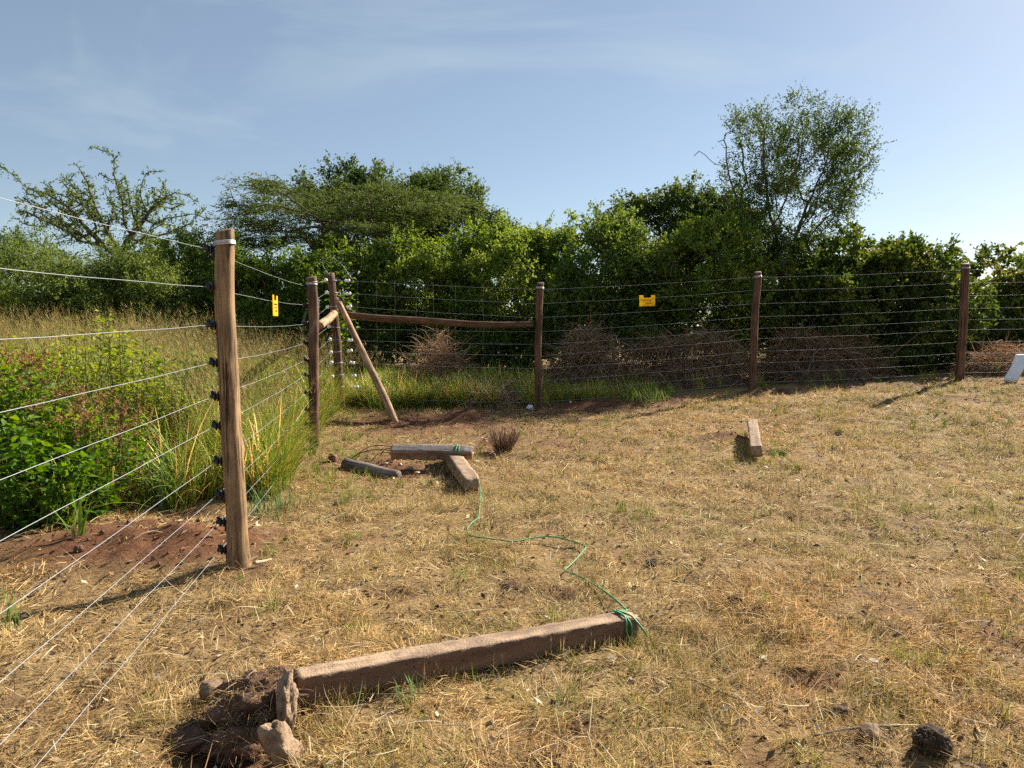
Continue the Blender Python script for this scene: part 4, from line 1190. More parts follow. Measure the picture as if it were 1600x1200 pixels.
weed('bright green weed at the far side of the bare soil patch', 60, 790, 630, 190, 'lf_weed', 44, (0.06, 0.036), 'weed_bush', 'weed bush', tint_mid=0.55, leaf_n=40)
weed('light green weed bush between the tall weeds and the near post', 270, 740, 570, 140, 'lf_yellow', 36, (0.07, 0.024), 'weed_bush', 'weed bush', tint_mid=0.55, leaf_n=40)
weed('yellowish weed cluster in the middle of the left field', 150, 690, 520, 220, 'lf_yellow', 50, (0.06, 0.035), 'weed_bush', 'weed bush', tint_mid=0.3, leaf_n=40)
weed('green weed mass behind the brown seed heads', 60, 720, 530, 200, 'lf_yellow', 50, (0.06, 0.034), 'weed_bush', 'weed bush', tint_mid=0.5, leaf_n=40)
weed('yellow-green weeds seen just right of the nearest post', 410, 690, 560, 90, 'lf_yellow', 20, (0.07, 0.03), 'weed_bush', 'weed bush', tint_mid=0.25, leaf_n=36)
weed('grassy green weeds left of the second fence post', 440, 665, 545, 90, 'lf_weed', 20, (0.10, 0.022), 'weed_bush', 'weed bush', tint_mid=0.55, leaf_n=36)

def grass_clump(label, px, py, hgt, n, w, rad, cols=GREEN, curl=(0.1, 0.9), name='grass_clump', lean=0):
    p = gp(px, py); base = np.array([p[0], p[1], h1(p[0], p[1])])
    r = disc(n, rad)
    c = pick(cols, n)
    V, fq, ft, C, _ = blades(r, U(0, 2 * PI, n), U(0.45, 1.0, n) * hgt, U(R(60), R(89), n), U(curl[0], curl[1], n), U(w[0], w[1], n), c * 0.75, c * 1.1, 5)
    m, nt, out = None, None, None
    o = obj(name, mesh_np(name, V, [fq, ft], M['own_blade'], False, {'bcol': C}))
    o.location = base
    tag(o, label, 'grass clump')
    return o
BLUEGREEN = [(0.10, 0.20, 0.06), (0.16, 0.26, 0.09), (0.20, 0.27, 0.08)]
grass_clump('stiff blue-green reed grass clump left of the near post', 262, 792, 0.62, 46, (0.012, 0.022), 0.16, BLUEGREEN, (0.0, 0.5), 'reed_clump')
grass_clump('small upright grass tuft at the top edge of the bare soil', 119, 836, 0.36, 16, (0.010, 0.018), 0.05, GREEN, (0.1, 0.5))
grass_clump('dark upright grass blades at the left edge near the wires', 8, 985, 0.30, 20, (0.008, 0.014), 0.06, GREEN, (0.1, 0.6))
grass_clump('drooping dark grass clump behind the near post', 330, 690, 0.85, 150, (0.010, 0.018), 0.22, [(0.06, 0.14, 0.02), (0.10, 0.19, 0.025)], (0.3, 1.5))
grass_clump('small bright grass tuft at the foot of the second post', 488, 712, 0.22, 16, (0.010, 0.018), 0.04, GREEN, (0.1, 0.6))
grass_clump('bright green grass patch right of the back post foot', 1005, 625, 0.28, 220, (0.008, 0.016), 0.42, GREEN, (0.2, 1.2))
grass_clump('bright grass tuft in front of the small brush heap', 600, 640, 0.45, 120, (0.008, 0.016), 0.3, GREEN, (0.2, 1.2))
grass_clump('bright grass clump at the dead brush left of back post', 738, 612, 0.5, 110, (0.010, 0.018), 0.3, GREEN, (0.2, 1.2))
grass_clump('little bright tuft beside the slab lying at right', 1213, 712, 0.13, 30, (0.006, 0.011), 0.07, GREEN, (0.1, 0.8))
grass_clump('grass tufts along the inside of the wires behind near post', 425, 800, 0.30, 90, (0.006, 0.011), 0.22, BLUEGREEN, (0.2, 1.3))
grass_clump('single small green tuft under the shadowed front of the long beam', 640, 1090, 0.12, 22, (0.005, 0.009), 0.07, BLUEGREEN, (0.1, 0.9))

# ------------------------------------------------------------------ fence posts
def post(name, label, p, height, r0, r1, mat, top_off=(0, 0), band=True, knots=(), seed=0, group='round timber fence posts', flare=0.0):
    base = np.array([p[0], p[1], h1(p[0], p[1])])
    root = empty(name, base); tag(root, label, 'fence post', group)
    k, n = 26, 46
    zs = np.linspace(-0.25, height, n)
    a = np.arange(k) * 2 * PI / k
    V = []
    rs = np.random.default_rng(100 + seed)
    cr_a = rs.uniform(0, 2 * PI, 4)
    ph = rs.uniform(0, 6, 3)
    for z in zs:
        t = max(z, 0) / height
        rad = r0 + (r1 - r0) * t + flare * math.exp(-max(z, 0) / 0.07)
        cx = top_off[0] * t + (0.016 * math.sin(2.6 * z + ph[0]) + 0.006 * math.sin(7 * z + ph[1])) * t; cy = top_off[1] * t + 0.010 * math.sin(2.1 * z + ph[1]) * t
        rr = rad * (1 + 0.05 * np.sin(2 * a + ph[2] + z) + 0.03 * (vnoise(a * 3, np.full(k, z * 9), 1.0, seed) - 0.5) * 2)
        for ca in cr_a:
            d = np.abs((a - ca - 0.25 * math.sin(z * 1.3) + PI) % (2 * PI) - PI)
            rr = rr * (1 - 0.16 * np.exp(-(d / 0.15) ** 2) * (0.5 + 0.5 * math.sin(z * 2.2 + ca * 3)))
        for (kz, ka) in knots:
            d = np.abs((a - ka + PI) % (2 * PI) - PI)
            rr = rr + 0.012 * np.exp(-(d / 0.35) ** 2 - ((z - kz) / 0.04) ** 2)
        V.append(np.stack([cx + rr * np.cos(a), cy + rr * np.sin(a), np.full(k, z)], 1))
    V[-1][:, 2] += 0.014 * np.cos(a - 1.0)
    top = V[-1] * 1.0
    inner = top.copy(); inner[:, :2] = inner[:, :2].mean(0) + (inner[:, :2] - inner[:, :2].mean(0)) * 0.86; inner[:, 2] += 0.006
    V.append(inner); V.append(inner.mean(0)[None] + np.array([[0, 0, 0.004]]))
    V = np.concatenate(V); m = n + 1
    i, j = np.meshgrid(np.arange(m - 1), np.arange(k), indexing='ij'); j2 = (j + 1) % k
    Fq = np.stack([i * k + j, i * k + j2, (i + 1) * k + j2, (i + 1) * k + j], -1).reshape(-1, 4)
    c = m * k
    Ft = np.array([[(m - 1) * k + q, (m - 1) * k + (q + 1) % k, c] for q in range(k)])
    obj('timber', mesh_np('timber', V, [Fq, Ft], M[mat], True), root)
    if band:
        z = height - 0.085
        t = z / height
        cc = np.array([top_off[0] * t + (0.016 * math.sin(2.6 * z + ph[0]) + 0.006 * math.sin(7 * z + ph[1])) * t, top_off[1] * t + 0.010 * math.sin(2.1 * z + ph[1]) * t])
        rad = (r0 + (r1 - r0) * t) * 1.075 + 0.002
        mb = MB()
        for dz in (0, 0.010, 0.019):
            aa = np.linspace(0, 2 * PI, 29)
            tilt = rs.normal(0, 0.006)
            P = np.stack([cc[0] + rad * np.cos(aa), cc[1] + rad * np.sin(aa), z + dz + tilt * np.cos(aa)], 1)
            mb.tube(P, 0.0046, 6, False)
        mb.build('wire_band', M['band'], root, True)
    return root, base

def leaf_pos(z, height, top_off): return np.array([top_off[0], top_off[1]]) * z / height

WH = [2.0, 1.765, 1.53, 1.295, 1.085, 0.90, 0.675, 0.465, 0.285, 0.105]   # wire heights above the ground

def knob_mesh(mat):
    """claw insulator: a stem with two flanged discs and a cap, along +X"""
    mb = MB()
    prof = [(0.0, 0.013), (0.012, 0.013), (0.013, 0.024), (0.020, 0.026), (0.022, 0.014), (0.032, 0.014), (0.034, 0.025), (0.042, 0.024), (0.044, 0.012), (0.062, 0.011), (0.068, 0.006)]
    P = np.array([[x, 0, 0] for x, r in prof]); rad = np.array([r for x, r in prof])
    k = 10
    a = np.arange(k) * 2 * PI / k
    V = np.concatenate([np.stack([np.full(k, x), r * np.cos(a), r * np.sin(a)], 1) for x, r in prof] + [np.array([[0.069, 0, 0]])])
    n = len(prof)
    Fq = [[i * k + j, (i + 1) * k + j, (i + 1) * k + (j + 1) % k, i * k + (j + 1) % k] for i in range(n - 1) for j in range(k)]
    Ft = [[(n - 1) * k + j, n * k, (n - 1) * k + (j + 1) % k] for j in range(k)]
    mb.add(V, Fq, Ft)
    Mx = np.eye(4); Mx[:3, 3] = (0.006, 0, -0.022)
    mb.box(Mx, 0.012, 0.03, 0.05)
    Mx[:3, 3] = (0.052, 0, 0.012)
    mb.box(Mx, 0.016, 0.016, 0.034)
    return mb.mesh('insulator', mat)
KN = knob_mesh(M['black'])

def insulators(root, heights, ang, rad_at, off_at):
    for z in heights:
        o = obj('insulator', KN, root)
        ox, oy = off_at(z)
        o.location = (ox + math.cos(ang) * (rad_at(z) - 0.006), oy + math.sin(ang) * (rad_at(z) - 0.006), z)
        o.rotation_euler = (0, 0, ang); o.scale = (1.0, 1.2, 1.2)

PA = np.array([-1.745, 4.72]); PB = np.array([-2.46, 9.35]); PC = np.array([-2.87, 12.6])
PD = np.array([0.44, 12.6]); PE = np.array([4.31, 13.5]); PF = np.array([8.26, 13.9])
fence_dir = math.atan2(PB[1] - PA[1], PB[0] - PA[0])
outL = fence_dir + PI / 2                       # away from the clearing
specs = [
    ('fence_post', 'nearest fence post, weathered tan timber with a long vertical crack', PA, 2.11, 0.066, 0.054, 'post', (-0.045, 0.0), outL, ((1.25, -1.2), (0.75, 0.5)), 1, 0.018),
    ('fence_post', 'dark reddish fence post, second along the left run', PB, 2.10, 0.060, 0.060, 'post_red', (0.0, 0.0), outL, ((1.5, -1.0),), 2, 0.0),
    ('fence_post', 'leftmost timber post of the back fence, white plastic scrap at its foot', PD, 2.10, 0.062, 0.060, 'post_red', (0.01, 0.0), PI / 2, ((1.3, -1.5),), 4, 0.0),
    ('fence_post', 'timber post of the back fence standing behind the lying slab', PE, 2.08, 0.072, 0.062, 'post_red', (0.03, 0.0), PI / 2, (), 5, 0.0),
    ('fence_post', 'darkest fence post, last one at the right of the back fence', PF, 2.10, 0.072, 0.068, 'post_red', (0.02, 0.0), PI / 2, ((1.0, -1.2),), 6, 0.0),
]
for (nm, lab, p, hgt, r0, r1, mt, off, ang, kn, sd, fl) in specs:
    root, base = post(nm, lab, p, hgt, r0, r1, mt, off, True, kn, sd, flare=fl)
    insulators(root, WH, ang, lambda z, r0=r0, r1=r1, h=hgt: r0 + (r1 - r0) * z / h, lambda z, off=off, h=hgt: (off[0] * z / h, off[1] * z / h))

# corner post with white strain insulators
CH = 2.25
COFF = (-0.11, 0.0)
croot, cbase = post('corner_post', 'corner fence post ringed with white insulators where both runs meet', PC, CH, 0.072, 0.062, 'post_red', COFF, False, ((1.2, -1.0),), 3)
CW = [2.13, 1.93, 1.70, 1.36, 1.16, 0.96, 0.77, 0.565, 0.37]

def egg_mesh():
    mb = MB()
    prof = [(-0.045, 0.010), (-0.040, 0.024), (-0.022, 0.029), (-0.012, 0.020), (0.012, 0.020), (0.022, 0.029), (0.040, 0.024), (0.045, 0.010)]
    k = 10; a = np.arange(k) * 2 * PI / k
    V = np.concatenate([np.stack([np.full(k, x), r * np.cos(a), r * np.sin(a)], 1) for x, r in prof] + [np.array([[-0.046, 0, 0], [0.046, 0, 0]])])
    n = len(prof)
    Fq = [[i * k + j, (i + 1) * k + j, (i + 1) * k + (j + 1) % k, i * k + (j + 1) % k] for i in range(n - 1) for j in range(k)]
    Ft = [[j, (j + 1) % k, n * k] for j in range(k)] + [[(n - 1) * k + j, n * k + 1, (n - 1) * k + (j + 1) % k] for j in range(k)]
    mb.add(V, Fq, Ft)
    return mb.mesh('insulator', M['porcelain'], True)
EGG = egg_mesh()
toB = np.array([PB[0] - PC[0], PB[1] - PC[1]]); toB = toB / np.linalg.norm(toB)
toD = np.array([1.0, 0.0])
EGGP = {}
for i, z in enumerate(CW):
    ox, oy = COFF[0] * z / CH, 0
    for side, d, dist in (('B', toB, 0.20), ('D', toD, 0.26)):
        o = obj('insulator', EGG, croot)
        q = np.array([ox - 0.03, oy - 0.02, z]) if side == 'B' else np.array([ox, oy - 0.06, z])
        jitter = rng.normal(0, 0.015)
        if side == 'B':
            pos = q + np.array([d[0] * dist - 0.05, d[1] * dist, rng.normal(0, 0.01)])
        else:
            pos = q + np.array([d[0] * (dist + jitter), 0.0, rng.normal(0, 0.01)])
        o.location = pos
        o.rotation_euler = (rng.normal(0, 0.3), rng.normal(0, 0.15), math.atan2(d[1], d[0]) + rng.normal(0, 0.1))
        EGGP[(side, i)] = cbase + pos
    mb = MB()
    aa = np.linspace(0, 2 * PI, 25)
    rad = (0.072 - 0.010 * z / CH) * 1.1
    for dz in (0, 0.007):
        mb.tube(np.stack([ox + rad * np.cos(aa), oy + rad * np.sin(aa), z + dz + 0.006 * np.cos(aa + i)], 1), 0.0035, 5, False)
    pB, pD = EGGP[('B', i)] - cbase, EGGP[('D', i)] - cbase
    mb.tube([[ox - rad * 0.8, oy - rad * 0.6, z], (pB + np.array([ox - rad, oy, z])) / 2, pB], 0.003, 5, False)
    mb.tube([[ox + rad * 0.4, oy - rad, z], (pD + np.array([ox + rad, oy - rad, z])) / 2, pD], 0.003, 5, False)
    mb.build('wire_tie', M['steel'], croot, True)
CWI = CW + [0.20]

# ------------------------------------------------------------------ wires
ORD = ['topmost', 'second', 'third', 'fourth', 'fifth', 'sixth', 'seventh', 'eighth', 'ninth', 'lowest']
def anchor(p, z, ang, r0, r1, hgt, off):
    b = h1(p[0], p[1])
    rr = r0 + (r1 - r0) * z / hgt + 0.040
    return np.array([p[0] + off[0] * z / hgt + math.cos(ang) * rr, p[1] + off[1] * z / hgt + math.sin(ang) * rr, b + z])

def span(a, b, sag, n=14):
    t = np.linspace(0, 1, n)[:, None]
    P = a + (b - a) * t
    P[:, 2] -= 4 * sag * (t * (1 - t))[:, 0]
    return P

LEFT_LAST = {}
for i, z in enumerate(WH):
    a0 = anchor(PA, z, outL, 0.066, 0.054, 2.11, (-0.045, 0))
    b0 = anchor(PB, z, outL, 0.060, 0.060, 2.10, (0, 0))
    # towards and past the photographer
    zn = [1.90, 1.70, 1.50, 1.29, 1.09, 0.905, 0.69, 0.49, 0.30, 0.11][i]
    n0 = np.array([-1.30, 0.15, h1(-1.2, 0.15) + zn])
    n1 = n0 + np.array([0.55, -4.6, 0.0])
    end = EGGP[('B', i)] if i < 9 else cbase + np.array([-0.06, -0.1, 0.22])
    P = np.concatenate([span(n1, n0, 0.01), span(n0, a0, 0.012)[1:], span(a0, b0, 0.02)[1:], span(b0, end, 0.01)[1:]])
    P[:, 2] += 0.0015 * np.sin(np.arange(len(P)) * 1.7 + i)
    mb = MB(); mb.tube(P, 0.0012, 6, False)
    o = mb.build('fence_wire', M['steel'], None, True)
    nm = 'topmost' if i == 0 else ('lowest' if i == 9 else ORD[i] + ' from the top')
    tag(o, 'left run fence wire passing the nearest post, ' + nm, 'wire', 'fence wires of the left run')
for i, z in enumerate(WH):
    d0 = anchor(PD, z, PI / 2, 0.062, 0.06, 2.1, (0.01, 0))
    e0 = anchor(PE, z, PI / 2, 0.072, 0.062, 2.08, (0.03, 0))
    f0 = anchor(PF, z, PI / 2, 0.072, 0.068, 2.1, (0.02, 0))
    g0 = np.array([12.2, 14.25, h1(12.2, 14.25) + z]); g1 = g0 + np.array([8, 0.5, 0.1])
    st = EGGP[('D', i)] if i < 9 else cbase + np.array([0.08, -0.05, 0.2])
    P = np.concatenate([span(st, d0, 0.012), span(d0, e0, 0.02)[1:], span(e0, f0, 0.02)[1:], span(f0, g0, 0.02)[1:], span(g0, g1, 0.01)[1:]])
    P[:, 2] += 0.0025 * np.sin(np.arange(len(P)) * 1.3 + i)
    mb = MB(); mb.tube(P, 0.0023, 6, False)
    o = mb.build('fence_wire', M['steel'], None, True)
    nm = 'topmost' if i == 0 else ('lowest' if i == 9 else ORD[i] + ' from the top')
    tag(o, 'back run fence wire behind its posts, ' + nm, 'wire', 'fence wires of the back run')

# thin upright stays between the corner and the first back post
for k_, px in enumerate([559, 588, 617, 650, 677, 712, 755]):
    c = at(px, 470, 12.72)
    zt = at(px, 438 + 0.02 * (px - 559), 12.72)[2]; zb = at(px, 560, 12.72)[2]
    mb = MB(); zz = np.linspace(zt, zb, 8)
    mb.tube(np.stack([c[0] + 0.006 * np.sin(zz * 9 + k_), np.full(8, 12.72), zz], 1), 0.0008, 5, False)
    o = mb.build('stay_wire', M['steel'], None, True)
    tag(o, 'thin upright stay wire above the long brace rail, ' + ['nearest the corner post', 'second from the corner', 'third from the corner', 'fourth from the corner', 'fifth from the corner', 'sixth from the corner', 'nearest the back post'][k_], 'wire', 'upright stay wires')

# loose wire loop over the corner and coil beside the second post
mb = MB()
pts = [(532, 438), (512, 428), (503, 412), (508, 402), (520, 402), (534, 413), (546, 430), (553, 440)]
Q = np.array([at(a, b, 12.45) for a, b in pts])
t = np.linspace(0, len(Q) - 1, 40); Q = np.stack([np.interp(t, np.arange(len(Q)), Q[:, i]) for i in range(3)], 1)
for s in range(3): Q[1:-1] = (Q[:-2] + Q[1:-1] * 2 + Q[2:]) / 4
mb.tube(Q, 0.0025, 5, False)
tag(mb.build('wire_loop', M['steel'], None, True), 'loose loop of wire arching over the corner post top', 'wire')
mb = MB()
cc = at(478, 492, 9.15)
aa = np.linspace(0, 2 * PI * 2.2, 70)
mb.tube(np.stack([cc[0] + 0.10 * np.cos(aa) + 0.012 * aa / 6, cc[1] + 0.13 * np.sin(aa) + 0.15, cc[2] - 0.02 * aa / 6 + 0.26 * np.sin(aa + 0.5)], 1), 0.0010, 5, False)
tag(mb.build('wire_coil', M['steel'], None, True), 'slack coil of fence wire hanging beside the second post', 'wire')

# ------------------------------------------------------------------ braces
def pole(name, label, a, b, r0, r1, mat, bow=(0, 0, 0), seed=0, cat='brace', wob=1.0):
    a, b = np.array(a), np.array(b)
    n, k = 26, 14
    L = np.linalg.norm(b - a)
    zax = Vector((b - a) / L)
    q = zax.to_track_quat('Z', 'Y')
    t = np.linspace(0, 1, n)
    bl = q.inverted() @ Vector(bow)
    rs = np.random.default_rng(300 + seed)
    P = np.stack([4 * t * (1 - t) * bl.x + wob * 0.012 * np.sin(t * 7 + seed), 4 * t * (1 - t) * bl.y + wob * 0.01 * np.sin(t * 9 + 2 * seed), t * L], 1)
    a_ = np.arange(k) * 2 * PI / k
    V = []
    for i in range(n):
        rr = (r0 + (r1 - r0) * t[i]) * (1 + 0.06 * np.sin(2 * a_ + t[i] * 4 + seed) + 0.05 * (vnoise(a_ * 2, np.full(k, t[i] * 14), 1, seed) - 0.5))
        V.append(np.stack([P[i, 0] + rr * np.cos(a_), P[i, 1] + rr * np.sin(a_), np.full(k, P[i, 2])], 1))
    V = np.concatenate(V + [P[:1], P[-1:]])
    i, j = np.meshgrid(np.arange(n - 1), np.arange(k), indexing='ij'); j2 = (j + 1) % k
    Fq = np.stack([i * k + j, i * k + j2, (i + 1) * k + j2, (i + 1) * k + j], -1).reshape(-1, 4)
    Ft = np.array([[n * k, (s + 1) % k, s] for s in range(k)] + [[n * k + 1, (n - 1) * k + s, (n - 1) * k + (s + 1) % k] for s in range(k)])
    o = obj(name, mesh_np(name, V, [Fq, Ft], M[mat], True))
    o.location = a; o.rotation_mode = 'QUATERNION'; o.rotation_quaternion = q
    tag(o, label, cat)
    return o
pole('brace_rail', 'short pale brace rail running from the second post back to the corner', at(500, 511, 9.42) + np.array([0.0, 0, 0]), at(524, 491, 12.5), 0.055, 0.062, 'rail', (0.03, 0, 0.05), 1)
pole('brace_rail', 'long brace rail from the corner post to the first back post', at(538, 491, 12.55), at(834, 507, 12.56), 0.062, 0.050, 'post_red', (0, 0, -0.05), 2)
pole('brace_pole', 'diagonal brace pole leaning from the corner post down to the ground', at(527, 468, 12.47), gp(619, 659) - np.array([0, 0, 0.06]), 0.052, 0.056, 'rail', (0.0, 0, 0.03), 3)

# ------------------------------------------------------------------ warning signs
def sign(label, c, ang, tilt=0.0):
    root = empty('warning_sign', c, ang); tag(root, label, 'sign', 'yellow warning signs hung on the wires')
    root.rotation_euler = (0, tilt, ang)
    w, h, t = 0.29, 0.135, 0.004
    o2 = [(-w / 2, -h), (w / 2, -h), (w / 2, 0.055), (w / 2 - 0.072, 0.055), (w / 2 - 0.078, 0.010), (-w / 2 + 0.078, 0.010), (-w / 2 + 0.072, 0.055), (-w / 2, 0.055)]
    n = len(o2)
    V = [(x, -t / 2, z) for x, z in o2] + [(x, t / 2, z) for x, z in o2]
    me = bpy.data.meshes.new('plate')
    me.from_pydata(V, [], [list(range(n)), list(range(2 * n - 1, n - 1, -1))] + [[i, i + n, (i + 1) % n + n, (i + 1) % n] for i in range(n)])
    me.materials.append(M['yellow'])
    plate = obj('plate', me, root)
    rs = np.random.default_rng(5)
    for row, (z, x0, x1, hh) in enumerate([(-0.028, -0.10, 0.095, 0.016), (-0.058, -0.085, 0.08, 0.010), (-0.088, -0.03, 0.095, 0.016)]):
        mb = MB()
        for f in (-1, 1):
            xx = x0
            while xx < x1:
                lw = rs.uniform(0.007, 0.012)
                if rs.random() > 0.12:
                    Mx = np.eye(4); Mx[:3, 3] = (xx + lw / 2, f * (t / 2 + 0.001), z)
                    mb.box(Mx, lw * 0.7, 0.001, hh * rs.uniform(0.8, 1.0))
                xx += lw + 0.0035
        mb.build('lettering', M['ink'], plate)
    return root
tA = (430 - 370) / 119.0
pw = at(430, 469, 6.3)
lx = PA + (PB - PA) * ((6.3 - PA[1]) / (PB[1] - PA[1]))
ys_ = 7.05
sign('yellow warning sign seen nearly edge-on beside the nearest post', (at(430, 470, ys_)[0], ys_, at(430, 470, ys_)[2] - 0.005), fence_dir, 0.0)
yb = PD[1] + (PE[1] - PD[1]) * ((1012 - 841) / (1177 - 841))
pb = at(1012, 466, yb)
sign('yellow warning sign facing the camera on the back fence', (pb[0], yb + 0.05, pb[2]), math.atan2(PE[1] - PD[1], PE[0] - PD[0]), -0.03)

# ------------------------------------------------------------------ concrete beams
def beam(name, label, a, b, w, h, mat, roll=0.0, chamfer_end=0.0, seed=0, top_mat=None):
    """square beam from a to b (centre line), rough edges"""
    a, b = np.array(a, float), np.array(b, float)
    L = np.linalg.norm(b - a)
    xax = Vector((b - a) / L)
    q = xax.to_track_quat('X', 'Z') @ Quaternion((1, 0, 0), roll)
    root = empty(name, a); root.rotation_mode = 'QUATERNION'; root.rotation_quaternion = q
    tag(root, label, 'beam', 'cast beams lying on the grass')
    rs = np.random.default_rng(500 + seed)
    n = 70
    m = 7
    xs = np.linspace(0, L, n)
    ring = []
    for e in range(4):
        for s in np.linspace(-0.5, 0.5, m)[:-1]:
            ring.append([(s, -0.5), (0.5, s), (-s, 0.5), (-0.5, -s)][e])
    ring = np.array(ring)
    rr = np.linalg.norm(ring, axis=1)
    ring = ring * np.where(rr > 0.68, 0.985, 1.0)[:, None]
    V = []
    k = len(ring)
    ang = np.arange(k)
    for i, x_ in enumerate(xs):
        sc = 1.0
        if chamfer_end and L - x_ < chamfer_end:
            sc = 0.80 + 0.20 * (L - x_) / chamfer_end
        j = 0.004 * (vnoise(np.full(k, x_ * 5), ang, 1.0, seed) - 0.5) + 0.004 * (vnoise(np.full(k, x_ * 30), ang * 1.7, 1.0, seed + 9) - 0.5)
        corner = rr > 0.66
        chip = np.where(corner, -0.07 * (vnoise(np.full(k, x_ * 22), ang, 1, seed + 4) > 0.70) - 0.03 * vnoise(np.full(k, x_ * 9), ang, 1, seed + 14), 0)
        sq = ring * (1 + chip)[:, None]
        V.append(np.stack([np.full(k, x_), sq[:, 0] * w * sc + j * np.sign(ring[:, 0]), sq[:, 1] * h * sc + j * np.sign(ring[:, 1])], 1))
    V[0][:, 0] += rs.normal(0, 0.006, k); V[-1][:, 0] += rs.normal(0, 0.006, k)
    V = np.concatenate(V + [np.array([[0, 0, 0], [L, 0, 0]])])
    i, j = np.meshgrid(np.arange(n - 1), np.arange(k), indexing='ij'); j2 = (j + 1) % k
    Fq = np.stack([i * k + j, i * k + j2, (i + 1) * k + j2, (i + 1) * k + j], -1).reshape(-1, 4)
    Ft = np.array([[n * k, (s + 1) % k, s] for s in range(k)] + [[n * k + 1, (n - 1) * k + s, (n - 1) * k + (s + 1) % k] for s in range(k)])
    me = mesh_np('shaft', V, [Fq, Ft], M[mat])
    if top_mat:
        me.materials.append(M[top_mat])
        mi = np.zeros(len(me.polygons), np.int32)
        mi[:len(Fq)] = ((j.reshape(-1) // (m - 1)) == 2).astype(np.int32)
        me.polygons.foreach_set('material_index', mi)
    obj('shaft', me, root)
    return root, q

def on(p, dz): return np.array([p[0], p[1], h1(p[0], p[1]) + dz])

# long near beam
bl, br = gp(468, 1112), gp(1000, 1002)
bl2, br2 = on(bl + np.array([-0.03, 0.055, 0]), 0.066), on(br + np.array([-0.01, 0.075, 0]), 0.066)
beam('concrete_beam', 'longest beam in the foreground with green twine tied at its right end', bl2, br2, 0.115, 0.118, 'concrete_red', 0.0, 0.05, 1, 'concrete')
LB = (bl2, br2)
# cross pile
la, lb = gp(738, 771) + np.array([0, 0.02, 0]), None
la = on(la, 0.075); lb = on(np.array([-0.70, 8.36]), 0.085)
beam('concrete_beam', 'short beam lying under another, its worn end towards the camera', lb, la, 0.155, 0.14, 'concrete', 0.0, 0.05, 2)
ua, ub = at(613, 706, 8.12), at(738, 708, 8.02)
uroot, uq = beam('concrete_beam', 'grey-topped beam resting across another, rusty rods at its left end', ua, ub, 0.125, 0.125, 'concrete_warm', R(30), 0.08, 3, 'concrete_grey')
rs = np.random.default_rng(8)
for k_ in range(4):
    mb = MB()
    t = np.linspace(0, 1, 16)
    y0, z0 = [(-0.03, 0.03), (0.03, 0.03), (-0.03, -0.03), (0.03, -0.03)][k_]
    ln = [0.52, 0.46, 0.30, 0.22][k_]
    P = np.stack([0.05 - t * ln, y0 + 0.05 * t * (k_ - 1.5) * 0.6, z0 + 0.05 * np.sin(t * PI * 0.9) - 0.11 * t ** 3], 1)
    mb.tube(P, 0.0045, 6)
    mb.build('rod', M['rust'], uroot, True)
# slab at right
sa, sb = gp(1183, 722), at(1176, 663, 9.65)
sa = on(np.array([sa[0], sa[1] + 0.03]), 0.115)
sb[2] = max(sb[2], h1(sb[0], sb[1]) + 0.14)
beam('concrete_beam', 'lone beam lying propped on soil in the clearing at right', sb, sa, 0.125, 0.125, 'concrete', R(8), 0.0, 4)

def edge_grass(a, b, w, n):
    t = rng.random(n) * 1.04 - 0.02
    u_ = unit((b - a) * np.array([1, 1, 0])); sd = np.array([-u_[1], u_[0], 0])
    off = np.where(rng.random(n) < 0.72, -1, 1) * (w / 2 + np.abs(rng.normal(0.004, 0.022, n)))
    q = a + (b - a) * t[:, None] + sd * off[:, None]
    return q[:, 0], q[:, 1]
ex_, ey_ = zip(edge_grass(bl2, br2, 0.115, 1500), edge_grass(lb, la, 0.155, 500), edge_grass(ua, ub, 0.13, 200), edge_grass(sb, sa, 0.125, 400))
ex_, ey_ = np.concatenate(ex_), np.concatenate(ey_); n = len(ex_)
keep = fbm(ex_, ey_, 0.16, 151, 2) > 0.42
ex_, ey_ = ex_[keep], ey_[keep]; n = len(ex_)
gm_ = (rng.random(n) < 0.3)[:, None]
blade_field('edge_grass', ex_, ey_, U(0, 6.28, n), U(0.03, 0.12, n), U(R(25), R(88), n), rng.normal(0.5, 0.6, n), U(0.002, 0.0042, n),
            np.where(gm_, pick(GREEN, n), pick(STRAW, n, PS)), 'straw and grass blades caught along the edges of the lying beams', 3)

# ------------------------------------------------------------------ green twine
pts = [(751, 768), (752, 782), (749, 800), (748, 814), (738, 824), (729, 832), (733, 841), (748, 848), (775, 851), (800, 851), (830, 848), (860, 846), (890, 849), (917, 859), (912, 870), (895, 886), (880, 897), (890, 904), (912, 912), (938, 924), (952, 938), (965, 951), (980, 960)]
Q = np.array([on(gp(a, b), 0.034 + 0.012 * math.sin(i * 1.9)) for i, (a, b) in enumerate(pts)])
tip = LB[1] + unit((LB[0] - LB[1])) * 0.10
u = unit(LB[1] - LB[0]); side = unit(np.cross(np.array([0, 0, 1.0]), u))
Q[0] = la + np.array([0.06, -0.04, 0.05]); Q[1] = la + np.array([0.085, -0.10, -0.03])
loops = []
for s in range(34):
    a_ = 2 * PI * s / 15
    c_, s_ = math.cos(a_ + 0.9), math.sin(a_ + 0.9)
    rr = 0.068 / max(abs(c_), abs(s_))
    loops.append(tip + u * (0.001 * s + 0.01 * math.sin(s)) + side * c_ * rr + np.array([0, 0, 1]) * s_ * rr)
tail = [loops[-1] + u * 0.05 + np.array([0, -0.03, -0.05]), loops[-1] + u * 0.09 + np.array([0.0, -0.05, -0.10])]
tt = np.linspace(0, len(Q) - 1, 150)
Qs = np.stack([np.interp(tt, np.arange(len(Q)), Q[:, i]) for i in range(3)], 1)
for s in range(6): Qs[1:-1] = (Qs[:-2] + Qs[1:-1] * 2 + Qs[2:]) / 4
mb = MB(); mb.tube(np.concatenate([Qs, np.array(loops), np.array(tail)]), 0.0052, 6)
